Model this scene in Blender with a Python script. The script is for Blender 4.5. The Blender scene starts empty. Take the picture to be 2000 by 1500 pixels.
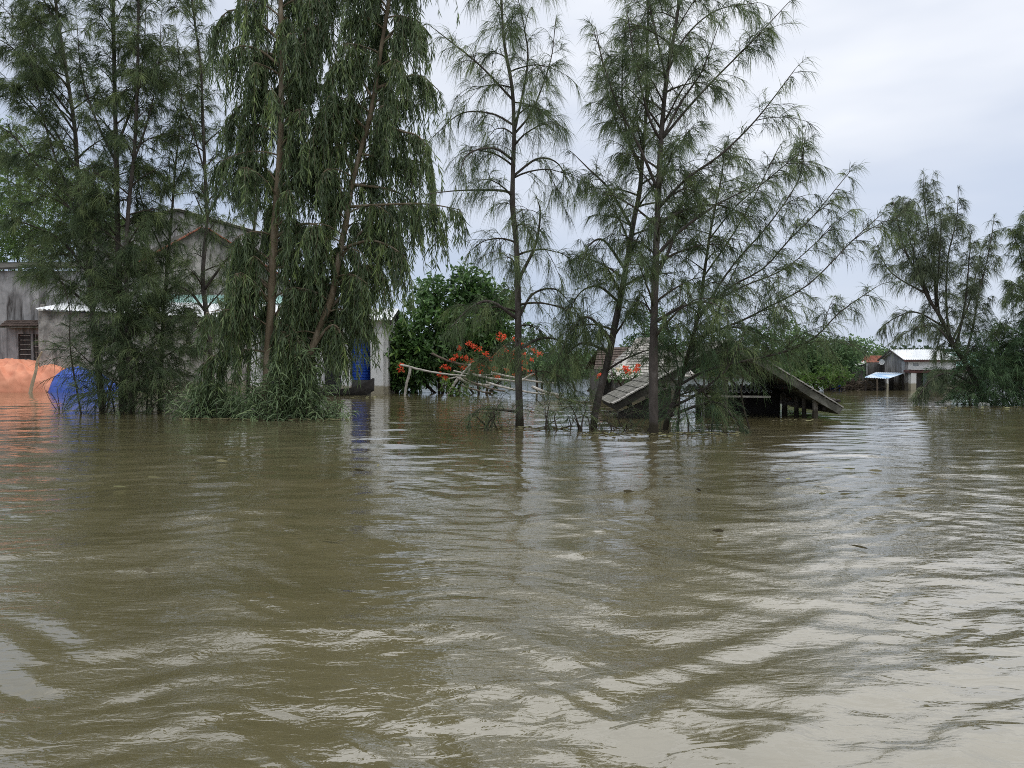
import bpy, math
import numpy as np
from mathutils import Vector, noise as mnoise

S = bpy.context.scene
COL = S.collection
# ------------------------------------------------------------------ camera
H, F, HOR = 1.6, 1444.0, 715.0            # eye height, focal length in photo pixels, horizon row
PITCH = math.atan((750 - HOR) / F)
cam = bpy.data.cameras.new("camera"); cam.sensor_width = 36; cam.lens = 36 * F / 2000
cam.clip_start = 0.05; cam.clip_end = 4000
camo = bpy.data.objects.new("camera", cam); COL.objects.link(camo)
camo.location = (0, 0, H); camo.rotation_euler = (math.pi / 2 - PITCH, 0, 0)
S.camera = camo
# ------------------------------------------------------------------ sky and sun (bright overcast)
S.view_settings.view_transform = 'Standard'; S.view_settings.look = 'None'
S.view_settings.exposure = 0.54; S.view_settings.gamma = 1.0
S.cycles.use_denoising = False; S.cycles.filter_width = 0.95
S.cycles.max_bounces = 6; S.cycles.diffuse_bounces = 3; S.cycles.glossy_bounces = 3
S.cycles.transmission_bounces = 3; S.cycles.transparent_max_bounces = 4
S.cycles.caustics_reflective = False; S.cycles.caustics_refractive = False
S.cycles.sample_clamp_indirect = 4.0
SUN_EL, SUN_AZ = math.radians(52), math.radians(48)      # azimuth clockwise from the view direction
W = bpy.data.worlds.new("World"); S.world = W; W.use_nodes = True
nt = W.node_tree; nt.nodes.clear()
def N(tree, kind, **kw):
    n = tree.nodes.new(kind)
    for k, v in kw.items():
        if hasattr(n, k): setattr(n, k, v)
        else: n.inputs[k].default_value = v
    return n
def ramp(tree, fac, stops, interp='LINEAR'):
    r = tree.nodes.new('ShaderNodeValToRGB'); cr = r.color_ramp; cr.interpolation = interp
    while len(cr.elements) < len(stops): cr.elements.new(0.5)
    for e, (p, c) in zip(cr.elements, stops):
        e.position = p; e.color = (*c, 1) if len(c) == 3 else c
    tree.links.new(fac, r.inputs[0]); return r.outputs[0]
out = N(nt, 'ShaderNodeOutputWorld'); bg = N(nt, 'ShaderNodeBackground'); bg.inputs[1].default_value = 0.1
sky = N(nt, 'ShaderNodeTexSky', sky_type='NISHITA', sun_disc=False, sun_elevation=SUN_EL, sun_rotation=SUN_AZ)
tc = N(nt, 'ShaderNodeTexCoord'); sep = N(nt, 'ShaderNodeSeparateXYZ')
nt.links.new(tc.outputs['Generated'], sep.inputs[0])
# cloud deck: bluish grey low down, paler and brighter higher up, softly mottled
mp = N(nt, 'ShaderNodeMapping'); mp.inputs['Scale'].default_value = (1.3, 1.3, 4.5)
nt.links.new(tc.outputs['Generated'], mp.inputs[0])
nz = N(nt, 'ShaderNodeTexNoise'); nz.inputs['Scale'].default_value = 1.7; nz.inputs['Detail'].default_value = 4; nz.inputs['Roughness'].default_value = 0.45
nt.links.new(mp.outputs[0], nz.inputs[0])
m1 = N(nt, 'ShaderNodeMath', operation='MULTIPLY_ADD'); m1.inputs[1].default_value = 0.72; m1.inputs[2].default_value = -0.36
nt.links.new(nz.outputs[0], m1.inputs[0])
mx = N(nt, 'ShaderNodeMath', operation='MULTIPLY'); mx.inputs[1].default_value = 0.22
nt.links.new(sep.outputs[0], mx.inputs[0])
ad = N(nt, 'ShaderNodeMath', operation='ADD'); nt.links.new(sep.outputs[2], ad.inputs[0]); nt.links.new(m1.outputs[0], ad.inputs[1])
ad2 = N(nt, 'ShaderNodeMath', operation='ADD'); nt.links.new(ad.outputs[0], ad2.inputs[0]); nt.links.new(mx.outputs[0], ad2.inputs[1])
cl = ramp(nt, ad2.outputs[0], [(0.0, (.34, .402, .515)), (0.14, (.40, .455, .56)), (0.3, (.49, .53, .61)), (0.46, (.65, .67, .71)), (0.62, (.95, .965, .99)), (0.95, (1.35, 1.35, 1.35))])
vm = N(nt, 'ShaderNodeVectorMath', operation='SCALE'); vm.inputs['Scale'].default_value = 10.0
nt.links.new(cl, vm.inputs[0])
mixn = N(nt, 'ShaderNodeMix', data_type='RGBA'); mixn.inputs[0].default_value = 0.94
nt.links.new(sky.outputs[0], mixn.inputs[6]); nt.links.new(vm.outputs[0], mixn.inputs[7])
nt.links.new(mixn.outputs[2], bg.inputs[0]); nt.links.new(bg.outputs[0], out.inputs[0])
sl = bpy.data.lights.new("sun", 'SUN'); sl.energy = 0.7; sl.angle = math.radians(85); sl.color = (1, .975, .95)
so = bpy.data.objects.new("sun", sl); COL.objects.link(so)
sd = Vector((math.sin(SUN_AZ) * math.cos(SUN_EL), math.cos(SUN_AZ) * math.cos(SUN_EL), math.sin(SUN_EL)))
so.rotation_euler = sd.to_track_quat('Z', 'Y').to_euler(); so.location = sd * 60

# ------------------------------------------------------------------ helpers
def ray(px, py):
    x, z = (px - 1000) / F, -(py - 750) / F
    c, s = math.cos(PITCH), math.sin(PITCH)
    return np.array([x, c + z * s, -s + z * c])
def P(px, py, Y):
    d = ray(px, py); return d * (Y / d[1]) + np.array([0, 0, H])
def PP(px, py, o, n):                      # the point of a plane that is seen at a pixel
    d = ray(px, py); c = np.array([0, 0, H]); n = np.asarray(n, float)
    return c + d * (np.dot(np.asarray(o) - c, n) / np.dot(d, n))
def YD(py): return H * F / (py - HOR)       # distance of a waterline seen at a row
def nrm(a): return a / np.maximum(np.linalg.norm(a, axis=-1, keepdims=True), 1e-9)
DOWN = np.array([0, 0, -1.0]); UP = -DOWN

class G:                                    # collects geometry for ONE mesh object
    def __init__(s): s.v = []; s.t = []; s.f = []; s.n = 0
    def add(s, v, faces, t=0.5, mat=0):
        v = np.asarray(v, float).reshape(-1, 3)
        for f in faces: s.f.append((np.asarray(f, int) + s.n, mat))
        s.v.append(v); s.t.append(np.broadcast_to(np.asarray(t, float), (len(v),)).copy()); s.n += len(v)
        return s
    def quad(s, a, b, c, d, mat=0): return s.add([a, b, c, d], [[[0, 1, 2, 3]]], mat=mat)
    def hexa(s, p, mat=0):                  # eight corners, bottom ring then top ring
        return s.add(p, [[[3, 2, 1, 0], [4, 5, 6, 7], [0, 1, 5, 4], [1, 2, 6, 5], [2, 3, 7, 6], [3, 0, 4, 7]]], mat=mat)
    def box(s, x0, x1, y0, y1, z0, z1, mat=0):
        return s.hexa([(x0, y0, z0), (x1, y0, z0), (x1, y1, z0), (x0, y1, z0), (x0, y0, z1), (x1, y0, z1), (x1, y1, z1), (x0, y1, z1)], mat)
    def prism(s, pts, off, mat=0):          # polygon pushed along a vector
        pts = np.asarray(pts, float); k = len(pts); v = np.vstack([pts, pts + np.asarray(off)])
        s.add(v, [[list(range(k))], [list(range(2 * k - 1, k - 1, -1))], [[i, i + k, (i + 1) % k + k, (i + 1) % k] for i in range(k)]], mat=mat)
        return s
    def tubes(s, Pn, R, n=6, t=0.5, mat=0, cap=True):
        Pn = np.asarray(Pn, float); R = np.asarray(R, float)
        if Pn.ndim == 2: Pn = Pn[None]
        R = np.broadcast_to(R, Pn.shape[:2]); A, K = Pn.shape[:2]
        d = nrm(np.gradient(Pn, axis=1)); md = nrm(d.mean(1))
        ref = np.where(np.abs(md[:, 2:3]) > .75, np.array([[1., .03, 0]]), np.array([[0., 0, 1]]))[:, None, :]
        a = nrm(np.cross(d, ref)); b = np.cross(d, a)
        an = np.arange(n) * 2 * math.pi / n
        v = Pn[:, :, None, :] + R[:, :, None, None] * (a[:, :, None, :] * np.cos(an)[:, None] + b[:, :, None, :] * np.sin(an)[:, None])
        idx = np.arange(A * K * n).reshape(A, K, n); q = np.roll(idx, -1, 2)
        f = np.stack([idx[:, :-1], q[:, :-1], q[:, 1:], idx[:, 1:]], -1).reshape(-1, 4)
        fs = [f]
        if cap and n > 2: fs += [idx[:, 0, ::-1], idx[:, -1]]
        tt = np.repeat(np.broadcast_to(np.asarray(t, float), (A,)), K * n)
        return s.add(v, fs, tt, mat)
    def blades(s, b, d, L, w, droop, t, prof=(1, .8, 0), mat=0, rng=None, curl=0.0):
        # slender leaves: a ribbon that starts along d and bends down; prof gives the width at each station, last one is the tip
        M = len(b); k = len(prof) - 1
        d = nrm(d); L = np.broadcast_to(L, (M,))[:, None]; w = np.broadcast_to(w, (M,))[:, None]; dr = np.broadcast_to(droop, (M,))[:, None]
        sd = nrm(np.cross(d, rng.normal(size=(M, 3)))); cv = sd * (rng.uniform(-curl, curl, (M, 1)) if curl else 0)
        rows = []
        for i in range(k):
            u = i / k; c = b + d * L * u + DOWN * dr * L * u * u + cv * L * u * u
            rows += [c - sd * w * prof[i] * .5, c + sd * w * prof[i] * .5]
        rows.append(b + d * L + DOWN * dr * L + cv * L)
        v = np.stack(rows, 1); o = (np.arange(M) * (2 * k + 1))[:, None]
        fs = [o + np.array([[2 * i, 2 * i + 1, 2 * i + 3, 2 * i + 2]]) for i in range(k - 1)] + [o + np.array([[2 * k - 2, 2 * k - 1, 2 * k]])]
        q = np.vstack(fs[:-1]) if k > 1 else None
        return s.add(v, ([q] if q is not None else []) + [fs[-1]], np.repeat(t, 2 * k + 1), mat)
    def build(s, name, mats, parent=None, smooth=False):
        if not isinstance(mats, (list, tuple)): mats = [mats]
        v = np.vstack(s.v); me = bpy.data.meshes.new(name)
        if parent is not None: v = v - np.array(parent['_o'])
        me.vertices.add(len(v)); me.vertices.foreach_set('co', v.astype(np.float32).ravel())
        fl = [(f, m) for f, m in s.f if len(f)]
        loops = np.concatenate([f.ravel() for f, m in fl]); tot = np.concatenate([np.full(len(f), f.shape[1]) for f, m in fl])
        mi = np.concatenate([np.full(len(f), m) for f, m in fl])
        me.loops.add(len(loops)); me.loops.foreach_set('vertex_index', loops.astype(np.int32))
        me.polygons.add(len(tot)); me.polygons.foreach_set('loop_start', np.concatenate([[0], np.cumsum(tot)[:-1]]).astype(np.int32))
        me.polygons.foreach_set('material_index', mi.astype(np.int32))
        me.polygons.foreach_set('use_smooth', np.full(len(tot), bool(smooth)))
        at = me.attributes.new('tint', 'FLOAT', 'POINT'); at.data.foreach_set('value', np.concatenate(s.t).astype(np.float32))
        for m in mats: me.materials.append(m)
        me.update(calc_edges=True)
        o = bpy.data.objects.new(name, me); COL.objects.link(o)
        if parent is not None: o.parent = parent; o['_o'] = list(parent['_o'])
        else: o['_o'] = [0, 0, 0]
        return o
def thing(name, label, cat, loc, group=None):
    o = bpy.data.objects.new(name, None); COL.objects.link(o); o.empty_display_size = 0.2
    o.location = tuple(loc); o['_o'] = [float(c) for c in loc]; o['label'] = label; o['category'] = cat
    if group: o['group'] = group
    return o
def solo(g, name, mats, label, cat, loc, group=None, smooth=False):     # a thing that is one mesh
    loc = np.asarray(loc, float); g.v = [v - loc for v in g.v]
    o = g.build(name, mats, None, smooth); o.location = tuple(loc); o['label'] = label; o['category'] = cat
    if group: o['group'] = group
    return o
def spline(pts, n):
    p = np.asarray(pts, float); k = len(p)
    if k == 2: u = np.linspace(0, 1, n)[:, None]; return p[0] * (1 - u) + p[1] * u
    q = np.vstack([2 * p[0] - p[1], p, 2 * p[-1] - p[-2]]); res = []
    for x in np.linspace(0, k - 1, n):
        i = min(int(x), k - 2); u = x - i; a, b, c, d = q[i], q[i + 1], q[i + 2], q[i + 3]
        res.append(.5 * (2 * b + (c - a) * u + (2 * a - 5 * b + 4 * c - d) * u * u + (3 * b - a - 3 * c + d) * u ** 3))
    return np.array(res)

# ------------------------------------------------------------------ materials
def mat_new(name):
    m = bpy.data.materials.new(name); m.use_nodes = True; t = m.node_tree
    return m, t, t.nodes['Principled BSDF']
def coords(t, scale=(1, 1, 1), kind='Position'):
    if kind == 'Position': o = t.nodes.new('ShaderNodeNewGeometry').outputs['Position']
    else: o = t.nodes.new('ShaderNodeTexCoord').outputs[kind]
    mpn = t.nodes.new('ShaderNodeMapping'); mpn.inputs['Scale'].default_value = scale
    t.links.new(o, mpn.inputs[0]); return mpn.outputs[0]
def noise(t, vec, scale, detail=5, rough=.6, dist=0):
    n = t.nodes.new('ShaderNodeTexNoise'); n.inputs['Scale'].default_value = scale; n.inputs['Detail'].default_value = detail
    n.inputs['Roughness'].default_value = rough; n.inputs['Distortion'].default_value = dist
    t.links.new(vec, n.inputs['Vector']); return n.outputs[0]
def bump(t, h, strength, dist, prev=None):
    b = t.nodes.new('ShaderNodeBump'); b.inputs['Strength'].default_value = strength; b.inputs['Distance'].default_value = dist
    t.links.new(h, b.inputs['Height'])
    if prev is not None: t.links.new(prev, b.inputs['Normal'])
    return b.outputs[0]
def mixc(t, fac, a, b, mode='MIX'):
    m = t.nodes.new('ShaderNodeMix'); m.data_type = 'RGBA'; m.blend_type = mode
    for sock, v in ((0, fac), (6, a), (7, b)):
        if hasattr(v, 'is_linked'): t.links.new(v, m.inputs[sock])
        else: m.inputs[sock].default_value = v if sock == 0 else (*v, 1)
    return m.outputs[2]
def rough_mat(name, stops, scale=3, stretch=(1, 1, 1), rough=.85, bscale=None, bstr=.4, bdist=.01, stain=None, spec=.3, detail=6, wet=None, wet_h=.38, bdetail=6):
    m, t, b = mat_new(name)
    n = noise(t, coords(t, stretch), scale, detail, .62, .3); c = ramp(t, n, stops)
    if stain:                                # second layer with vertical runs: (colour, scale, amount range)
        n2 = noise(t, coords(t, stain[3] if len(stain) > 3 else (1.6, 1.6, .22)), stain[1], 6, .65, .4)
        c = mixc(t, ramp(t, n2, [(stain[2][0], (0, 0, 0)), (stain[2][1], (1, 1, 1))]), c, stain[0])
    if wet:
        sp = t.nodes.new('ShaderNodeSeparateXYZ'); t.links.new(coords(t), sp.inputs[0]); wn = t.nodes.new('ShaderNodeMath'); wn.operation = 'MULTIPLY_ADD'; wn.inputs[1].default_value = .35
        t.links.new(noise(t, coords(t), 3, 3), wn.inputs[0]); t.links.new(sp.outputs[2], wn.inputs[2])
        c = mixc(t, ramp(t, wn.outputs[0], [(wet_h, (1, 1, 1)), (wet_h + .1, (0, 0, 0))]), c, wet)
    t.links.new(c, b.inputs['Base Color']); b.inputs['Roughness'].default_value = rough; b.inputs['Specular IOR Level'].default_value = spec
    t.links.new(bump(t, noise(t, coords(t, stretch), bscale or scale * 6, bdetail, .65), bstr, bdist), b.inputs['Normal'])
    return m
def leaf_mat(name, lo, mid, hi, rough=.55, trans=.35, spec=.35):
    m, t, b = mat_new(name)
    at = t.nodes.new('ShaderNodeAttribute'); at.attribute_name = 'tint'
    c = ramp(t, at.outputs['Fac'], [(0, lo), (.5, mid), (1, hi)])
    t.links.new(c, b.inputs['Base Color']); b.inputs['Roughness'].default_value = rough; b.inputs['Specular IOR Level'].default_value = spec
    tr = t.nodes.new('ShaderNodeBsdfTranslucent'); t.links.new(c, tr.inputs[0])
    mx = t.nodes.new('ShaderNodeMixShader'); mx.inputs[0].default_value = trans
    t.links.new(b.outputs[0], mx.inputs[1]); t.links.new(tr.outputs[0], mx.inputs[2])
    t.links.new(mx.outputs[0], t.nodes['Material Output'].inputs[0]); return m
M = {}
M['needle'] = leaf_mat('casuarina_needles', (.05, .076, .042), (.115, .163, .078), (.24, .30, .125), .6, .35, .25)
M['needle_far'] = leaf_mat('casuarina_needles_olive', (.06, .082, .052), (.13, .165, .095), (.23, .275, .15), .6, .35, .25)
M['needle_bush'] = leaf_mat('casuarina_thicket_needles', (.045, .085, .044), (.085, .15, .07), (.165, .255, .11), .6, .35, .25)
M['euc'] = leaf_mat('eucalyptus_leaves', (.06, .09, .045), (.14, .2, .09), (.32, .41, .14), .45, .35, .4)
M['euc_low'] = leaf_mat('eucalyptus_sprouts', (.1, .15, .075), (.19, .27, .13), (.33, .42, .19), .45, .3, .4)
M['broad'] = leaf_mat('glossy_broad_leaves', (.057, .113, .041), (.103, .204, .057), (.273, .431, .103), .35, .25, .5)
M['light'] = leaf_mat('pale_feathery_leaves', (.103, .172, .057), (.172, .265, .081), (.276, .380, .127), .6, .45, .3)
M['mid'] = leaf_mat('mid_green_leaves', (.065, .120, .055), (.120, .206, .086), (.216, .346, .120), .55, .3, .3)
M['bright'] = leaf_mat('bright_green_leaves', (.07, .13, .03), (.12, .21, .045), (.2, .32, .07), .5, .4, .3)
M['dark'] = leaf_mat('dark_far_leaves', (.033, .058, .039), (.052, .085, .055), (.078, .117, .065), .6, .3, .2)
M['petal'] = leaf_mat('red_petals', (.75, .09, .04), (.85, .13, .06), (.9, .25, .12), .5, .35, .3)
M['petal_pale'] = leaf_mat('cream_petals', (.7, .6, .4), (.8, .7, .5), (.85, .8, .65), .5, .35, .3)
M['bark'] = rough_mat('casuarina_bark', [(.3, (.045, .038, .033)), (.55, (.095, .08, .07)), (.75, (.19, .17, .155))], 5, (1, 1, .35), .95, 18, .9, .03, wet=(.04, .033, .022))
M['twig'] = rough_mat('twig_bark', [(.3, (.04, .033, .026)), (.7, (.09, .073, .055))], 8, rough=.95)
M['euc_bark'] = rough_mat('eucalyptus_bark', [(.3, (.11, .085, .055)), (.5, (.2, .155, .1)), (.7, (.34, .29, .22))], 3.2, (1, 1, .3), .8, 12, .6, .02, stain=((.09, .07, .045), 2.5, (.52, .7)), wet=(.06, .048, .03))
M['plaster'] = rough_mat('stained_grey_plaster', [(.3, (.24, .235, .235)), (.5, (.35, .345, .345)), (.7, (.47, .46, .46))], 1.1, rough=.92, bscale=14, bstr=.35, stain=((.055, .05, .047), 1.2, (.46, .66)), wet=(.14, .125, .1), wet_h=.6)
M['plaster_warm'] = rough_mat('peeling_pale_plaster', [(.3, (.19, .18, .165)), (.5, (.34, .325, .3)), (.7, (.5, .475, .44))], 1.7, rough=.92, bscale=9, bstr=.8, bdist=.03, stain=((.09, .083, .075), 1.3, (.46, .66), (1, 1, .5)), wet=(.17, .15, .115), wet_h=.6)
M['plaster_dark'] = rough_mat('blackened_wall', [(.3, (.07, .065, .06)), (.6, (.17, .16, .15)), (.75, (.33, .32, .31))], 1.3, rough=.95, stain=((.04, .037, .035), 1.0, (.45, .62)))
M['white'] = rough_mat('white_limewash', [(.3, (.62, .62, .62)), (.6, (.78, .78, .77)), (.75, (.82, .82, .81))], 1.4, rough=.85, stain=((.36, .36, .34), 1.3, (.58, .8)), wet=(.36, .33, .25), wet_h=.6)
M['metal_white'] = rough_mat('white_sheet_metal', [(.3, (.62, .65, .68)), (.55, (.76, .78, .8)), (.75, (.82, .83, .85))], .9, rough=.5, bstr=.08, stain=((.42, .4, .37), 1.4, (.6, .8)))
M['metal_aqua'] = rough_mat('aqua_sheet_metal', [(.3, (.3, .5, .47)), (.7, (.45, .66, .62))], 1.0, rough=.5, bstr=.08)
M['metal_blue'] = rough_mat('faded_blue_sheet_metal', [(.35, (.22, .42, .68)), (.5, (.55, .66, .78)), (.65, (.75, .8, .86))], 1.0, (2, .5, 1), rough=.5, bstr=.08)
M['fibro'] = rough_mat('fibre_cement_sheet', [(.3, (.33, .33, .32)), (.55, (.55, .55, .54)), (.75, (.68, .68, .66))], 2.2, rough=.9, stain=((.13, .13, .115), 1.6, (.54, .75)))
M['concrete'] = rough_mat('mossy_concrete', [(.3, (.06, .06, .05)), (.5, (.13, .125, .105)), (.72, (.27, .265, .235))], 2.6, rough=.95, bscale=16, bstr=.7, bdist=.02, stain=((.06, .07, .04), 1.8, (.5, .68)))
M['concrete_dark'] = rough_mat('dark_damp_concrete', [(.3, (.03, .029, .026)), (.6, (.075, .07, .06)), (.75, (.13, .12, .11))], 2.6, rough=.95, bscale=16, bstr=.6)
M['post'] = rough_mat('rough_post', [(.3, (.1, .085, .07)), (.6, (.2, .175, .15)), (.75, (.3, .27, .235))], 4, (1, 1, .3), rough=.95, bstr=.6, wet=(.07, .06, .045))
M['tile_red'] = rough_mat('red_roof_tile', [(.3, (.14, .05, .032)), (.6, (.3, .1, .06)), (.75, (.4, .17, .1))], 4, rough=.85, bscale=20, bstr=.6)
M['tile_pale'] = rough_mat('pale_lichen_tile', [(.3, (.24, .23, .21)), (.5, (.42, .4, .37)), (.7, (.58, .56, .52))], 3, rough=.9, bscale=14, bstr=.8, bdist=.03)
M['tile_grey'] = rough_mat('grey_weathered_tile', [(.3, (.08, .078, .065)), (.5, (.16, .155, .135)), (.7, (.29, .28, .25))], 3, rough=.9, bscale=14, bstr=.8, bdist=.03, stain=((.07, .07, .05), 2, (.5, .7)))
M['tile_brown'] = rough_mat('dark_brown_tile', [(.3, (.05, .038, .032)), (.7, (.13, .095, .08))], 4, rough=.9, bscale=14, bstr=.8)
M['fascia'] = rough_mat('dark_red_paint', [(.3, (.05, .024, .022)), (.7, (.12, .05, .045))], 3, rough=.7)
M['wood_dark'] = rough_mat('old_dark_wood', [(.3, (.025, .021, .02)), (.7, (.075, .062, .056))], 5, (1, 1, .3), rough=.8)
M['wood_grey'] = rough_mat('grey_weathered_wood', [(.3, (.26, .24, .21)), (.55, (.45, .42, .38)), (.75, (.6, .57, .52))], 5, (1, 1, 1), rough=.9, bstr=.6)
M['wood_brown'] = rough_mat('brown_weathered_wood', [(.3, (.09, .07, .055)), (.7, (.2, .16, .125))], 5, rough=.9, bstr=.6)
M['stick'] = rough_mat('peeled_stick', [(.3, (.3, .22, .14)), (.7, (.52, .42, .3))], 5, (1, 1, .4), rough=.8)
M['tarp_orange'] = rough_mat('orange_tarpaulin', [(.3, (.60, .22, .125)), (.7, (.72, .31, .185))], 1.2, rough=.6, detail=2, bscale=1.6, bstr=.8, bdist=.1, bdetail=1, stain=((.5, .16, .075), 1.4, (.58, .8)), spec=.4)
M['tarp_blue'] = rough_mat('blue_tarpaulin', [(.3, (.025, .065, .36)), (.7, (.05, .13, .52))], 1.2, rough=.55, detail=2, bscale=1.6, bstr=.8, bdist=.1, bdetail=1, spec=.4)
M['blue'] = rough_mat('blue_plastic', [(.3, (.025, .09, .48)), (.7, (.04, .13, .62))], 2, rough=.4, bstr=.05)
M['boat'] = rough_mat('tarred_boat_wood', [(.3, (.02, .019, .02)), (.7, (.06, .055, .055))], 5, rough=.7)
M['glass'] = rough_mat('dusty_glass', [(.3, (.1, .13, .17)), (.7, (.17, .21, .26))], 2, rough=.2, bstr=.02, spec=.6)
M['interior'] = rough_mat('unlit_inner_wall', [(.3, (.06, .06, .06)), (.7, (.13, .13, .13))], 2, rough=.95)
M['foam'] = rough_mat('white_foam', [(.3, (.68, .67, .62)), (.7, (.8, .79, .75))], 6, rough=.8)
# ------------------------------------------------------------------ flood water
def make_water():
    rng = np.random.default_rng(5)
    m, t, b = mat_new('muddy_water')
    pos = coords(t)
    mud = noise(t, coords(t, (.35, .22, 1)), .8, 4, .55, .8)
    c = ramp(t, mud, [(.3, (.08, .07, .034)), (.5, (.1, .088, .046)), (.7, (.135, .121, .07))])
    t.links.new(c, b.inputs['Base Color']); b.inputs['Roughness'].default_value = .02; b.inputs['IOR'].default_value = 2.0
    b.inputs['Specular IOR Level'].default_value = .5
    patch = ramp(t, noise(t, coords(t, (.3, .55, 1)), .9, 3, .5, 1.2), [(.34, (0, 0, 0)), (.56, (1, 1, 1))])
    def mul(a, k=None, s=1.0):
        x = t.nodes.new('ShaderNodeMath'); x.operation = 'MULTIPLY'; t.links.new(a, x.inputs[0])
        if k is not None: t.links.new(k, x.inputs[1])
        else: x.inputs[1].default_value = s
        return x.outputs[0]
    sx = t.nodes.new('ShaderNodeSeparateXYZ'); t.links.new(pos, sx.inputs[0])
    mr = t.nodes.new('ShaderNodeMapRange'); mr.inputs[1].default_value = 3; mr.inputs[2].default_value = 17; mr.inputs[3].default_value = 1; mr.inputs[4].default_value = .15
    t.links.new(sx.outputs[1], mr.inputs[0]); calm = mr.outputs[0]         # the open side is ruffled, the sheltered side by the trees is calmer
    n1 = noise(t, coords(t, (.5, 2.0, 1)), 1.3, 2, .5, .6)         # lazy swell
    n2 = noise(t, coords(t, (.8, 2.3, 1)), 4.6, 2, .5, .8)         # ripples
    n3 = noise(t, coords(t, (1.0, 1.9, 1)), 15, 2, .5, 1.2)        # wind ruffle, only in patches
    nb = bump(t, n1, 1.0, .016)
    nb = bump(t, mul(n2, calm), 1.0, .0098, nb)
    nb = bump(t, mul(mul(n3, patch), calm), 1.0, .0036, nb)
    t.links.new(nb, b.inputs['Normal'])
    g = G()
    # waves: crests mostly across the view, current running right to left, calmer towards the trees
    ys = [0.5]
    while ys[-1] < 60: ys.append(ys[-1] + max(.012, .0075 * ys[-1]))
    ys = np.array(ys); us = np.linspace(-1, 1, 620)
    Y = np.repeat(ys[:, None], len(us), 1); X = us[None, :] * (1.05 * ys[:, None] + 3.0)
    Z = np.zeros_like(X)
    wx = X + .35 * np.sin(.9 * Y + 1.3) + .22 * np.sin(1.7 * X + .6 * Y) + .12 * np.sin(3.1 * Y + 2.2 * X)
    wy = Y + .30 * np.sin(.8 * X + .4) + .20 * np.sin(1.9 * X - .7 * Y + 2) + .10 * np.sin(3.7 * X + 1.1 * Y)
    near = np.exp(-Y / 9.0)
    for i in range(96):
        lam = math.exp(rng.uniform(math.log(.2), math.log(2.4))); k = 2 * math.pi / lam
        th = rng.normal(math.pi / 2, .3 if lam > .7 else .5)
        ph = rng.uniform(0, 6.28); slope = .0085 * rng.uniform(.5, 1.4) * min(1.15, (lam / .8) ** -.25)
        a = slope / k
        env = .55 + .45 * np.sin(rng.uniform(.15, .5) * X + rng.uniform(.1, .4) * Y + rng.uniform(0, 6.28))
        arg = k * (math.cos(th) * wx + math.sin(th) * wy) + ph
        Z += a * env * (np.sin(arg) + .32 * np.sin(2 * arg + .7)) * (.95 + 1.5 * near) * np.clip((lam / (.016 * Y + 1e-3)) - .6, 0, 1)
    # eddies and a passing wake in the foreground
    for cx, cy, lam, amp, rad in ((1.1, 3.2, .3, .004, .8), (1.6, 2.75, .24, .0035, .7), (-3.0, 7.4, .38, .004, 1.3), (0.3, 3.3, .2, .003, .6)):
        r = np.hypot((X - cx) * .8, Y - cy); Z += amp * np.sin(2 * math.pi * r / lam) * np.exp(-(r / rad) ** 2)
    for ox, oy, ang, lam, amp, wd in ((1.15, 4.0, .62, .42, .013, .55), (-1.6, 2.6, .42, .55, .014, .5), (-1.1, 4.3, .16, .6, .012, .5), (.5, 2.6, .5, .5, .01, .6)):
        u = (X - ox) * math.cos(ang) + (Y - oy) * math.sin(ang); v = -(X - ox) * math.sin(ang) + (Y - oy) * math.cos(ang)
        Z += amp * np.sin(2 * math.pi * v / lam + .5 * np.sin(2.1 * u)) * np.exp(-(u / 1.0) ** 2 - (v / wd) ** 2)
    Z *= np.clip((60 - Y) / 25, 0, 1) * np.clip((1 - np.abs(us))[None, :] * 20, 0, 1) * np.clip((Y - .5) * 4, 0, 1)
    v = np.stack([X, Y, Z], -1); nr, nc = X.shape; idx = np.arange(nr * nc).reshape(nr, nc)
    f = np.stack([idx[:-1, :-1], idx[:-1, 1:], idx[1:, 1:], idx[1:, :-1]], -1).reshape(-1, 4)
    g.add(v, [f])
    yl = ys[-1]; x0, x1 = 1.05 * .5 + 3, 1.05 * yl + 3; R = 1500
    g.quad((-R, -60, 0), (R, -60, 0), (R, .5, 0), (-R, .5, 0)); g.quad((-R, yl, 0), (R, yl, 0), (R, R, 0), (-R, R, 0))
    g.quad((-R, .5, 0), (-x0, .5, 0), (-x1, yl, 0), (-R, yl, 0)); g.quad((x0, .5, 0), (R, .5, 0), (R, yl, 0), (x1, yl, 0))
    o = g.build('flood_water', m, None, True); o['kind'] = 'structure'; o['label'] = 'muddy brown flood water covering the whole foreground'; o['category'] = 'water'
make_water()
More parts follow.
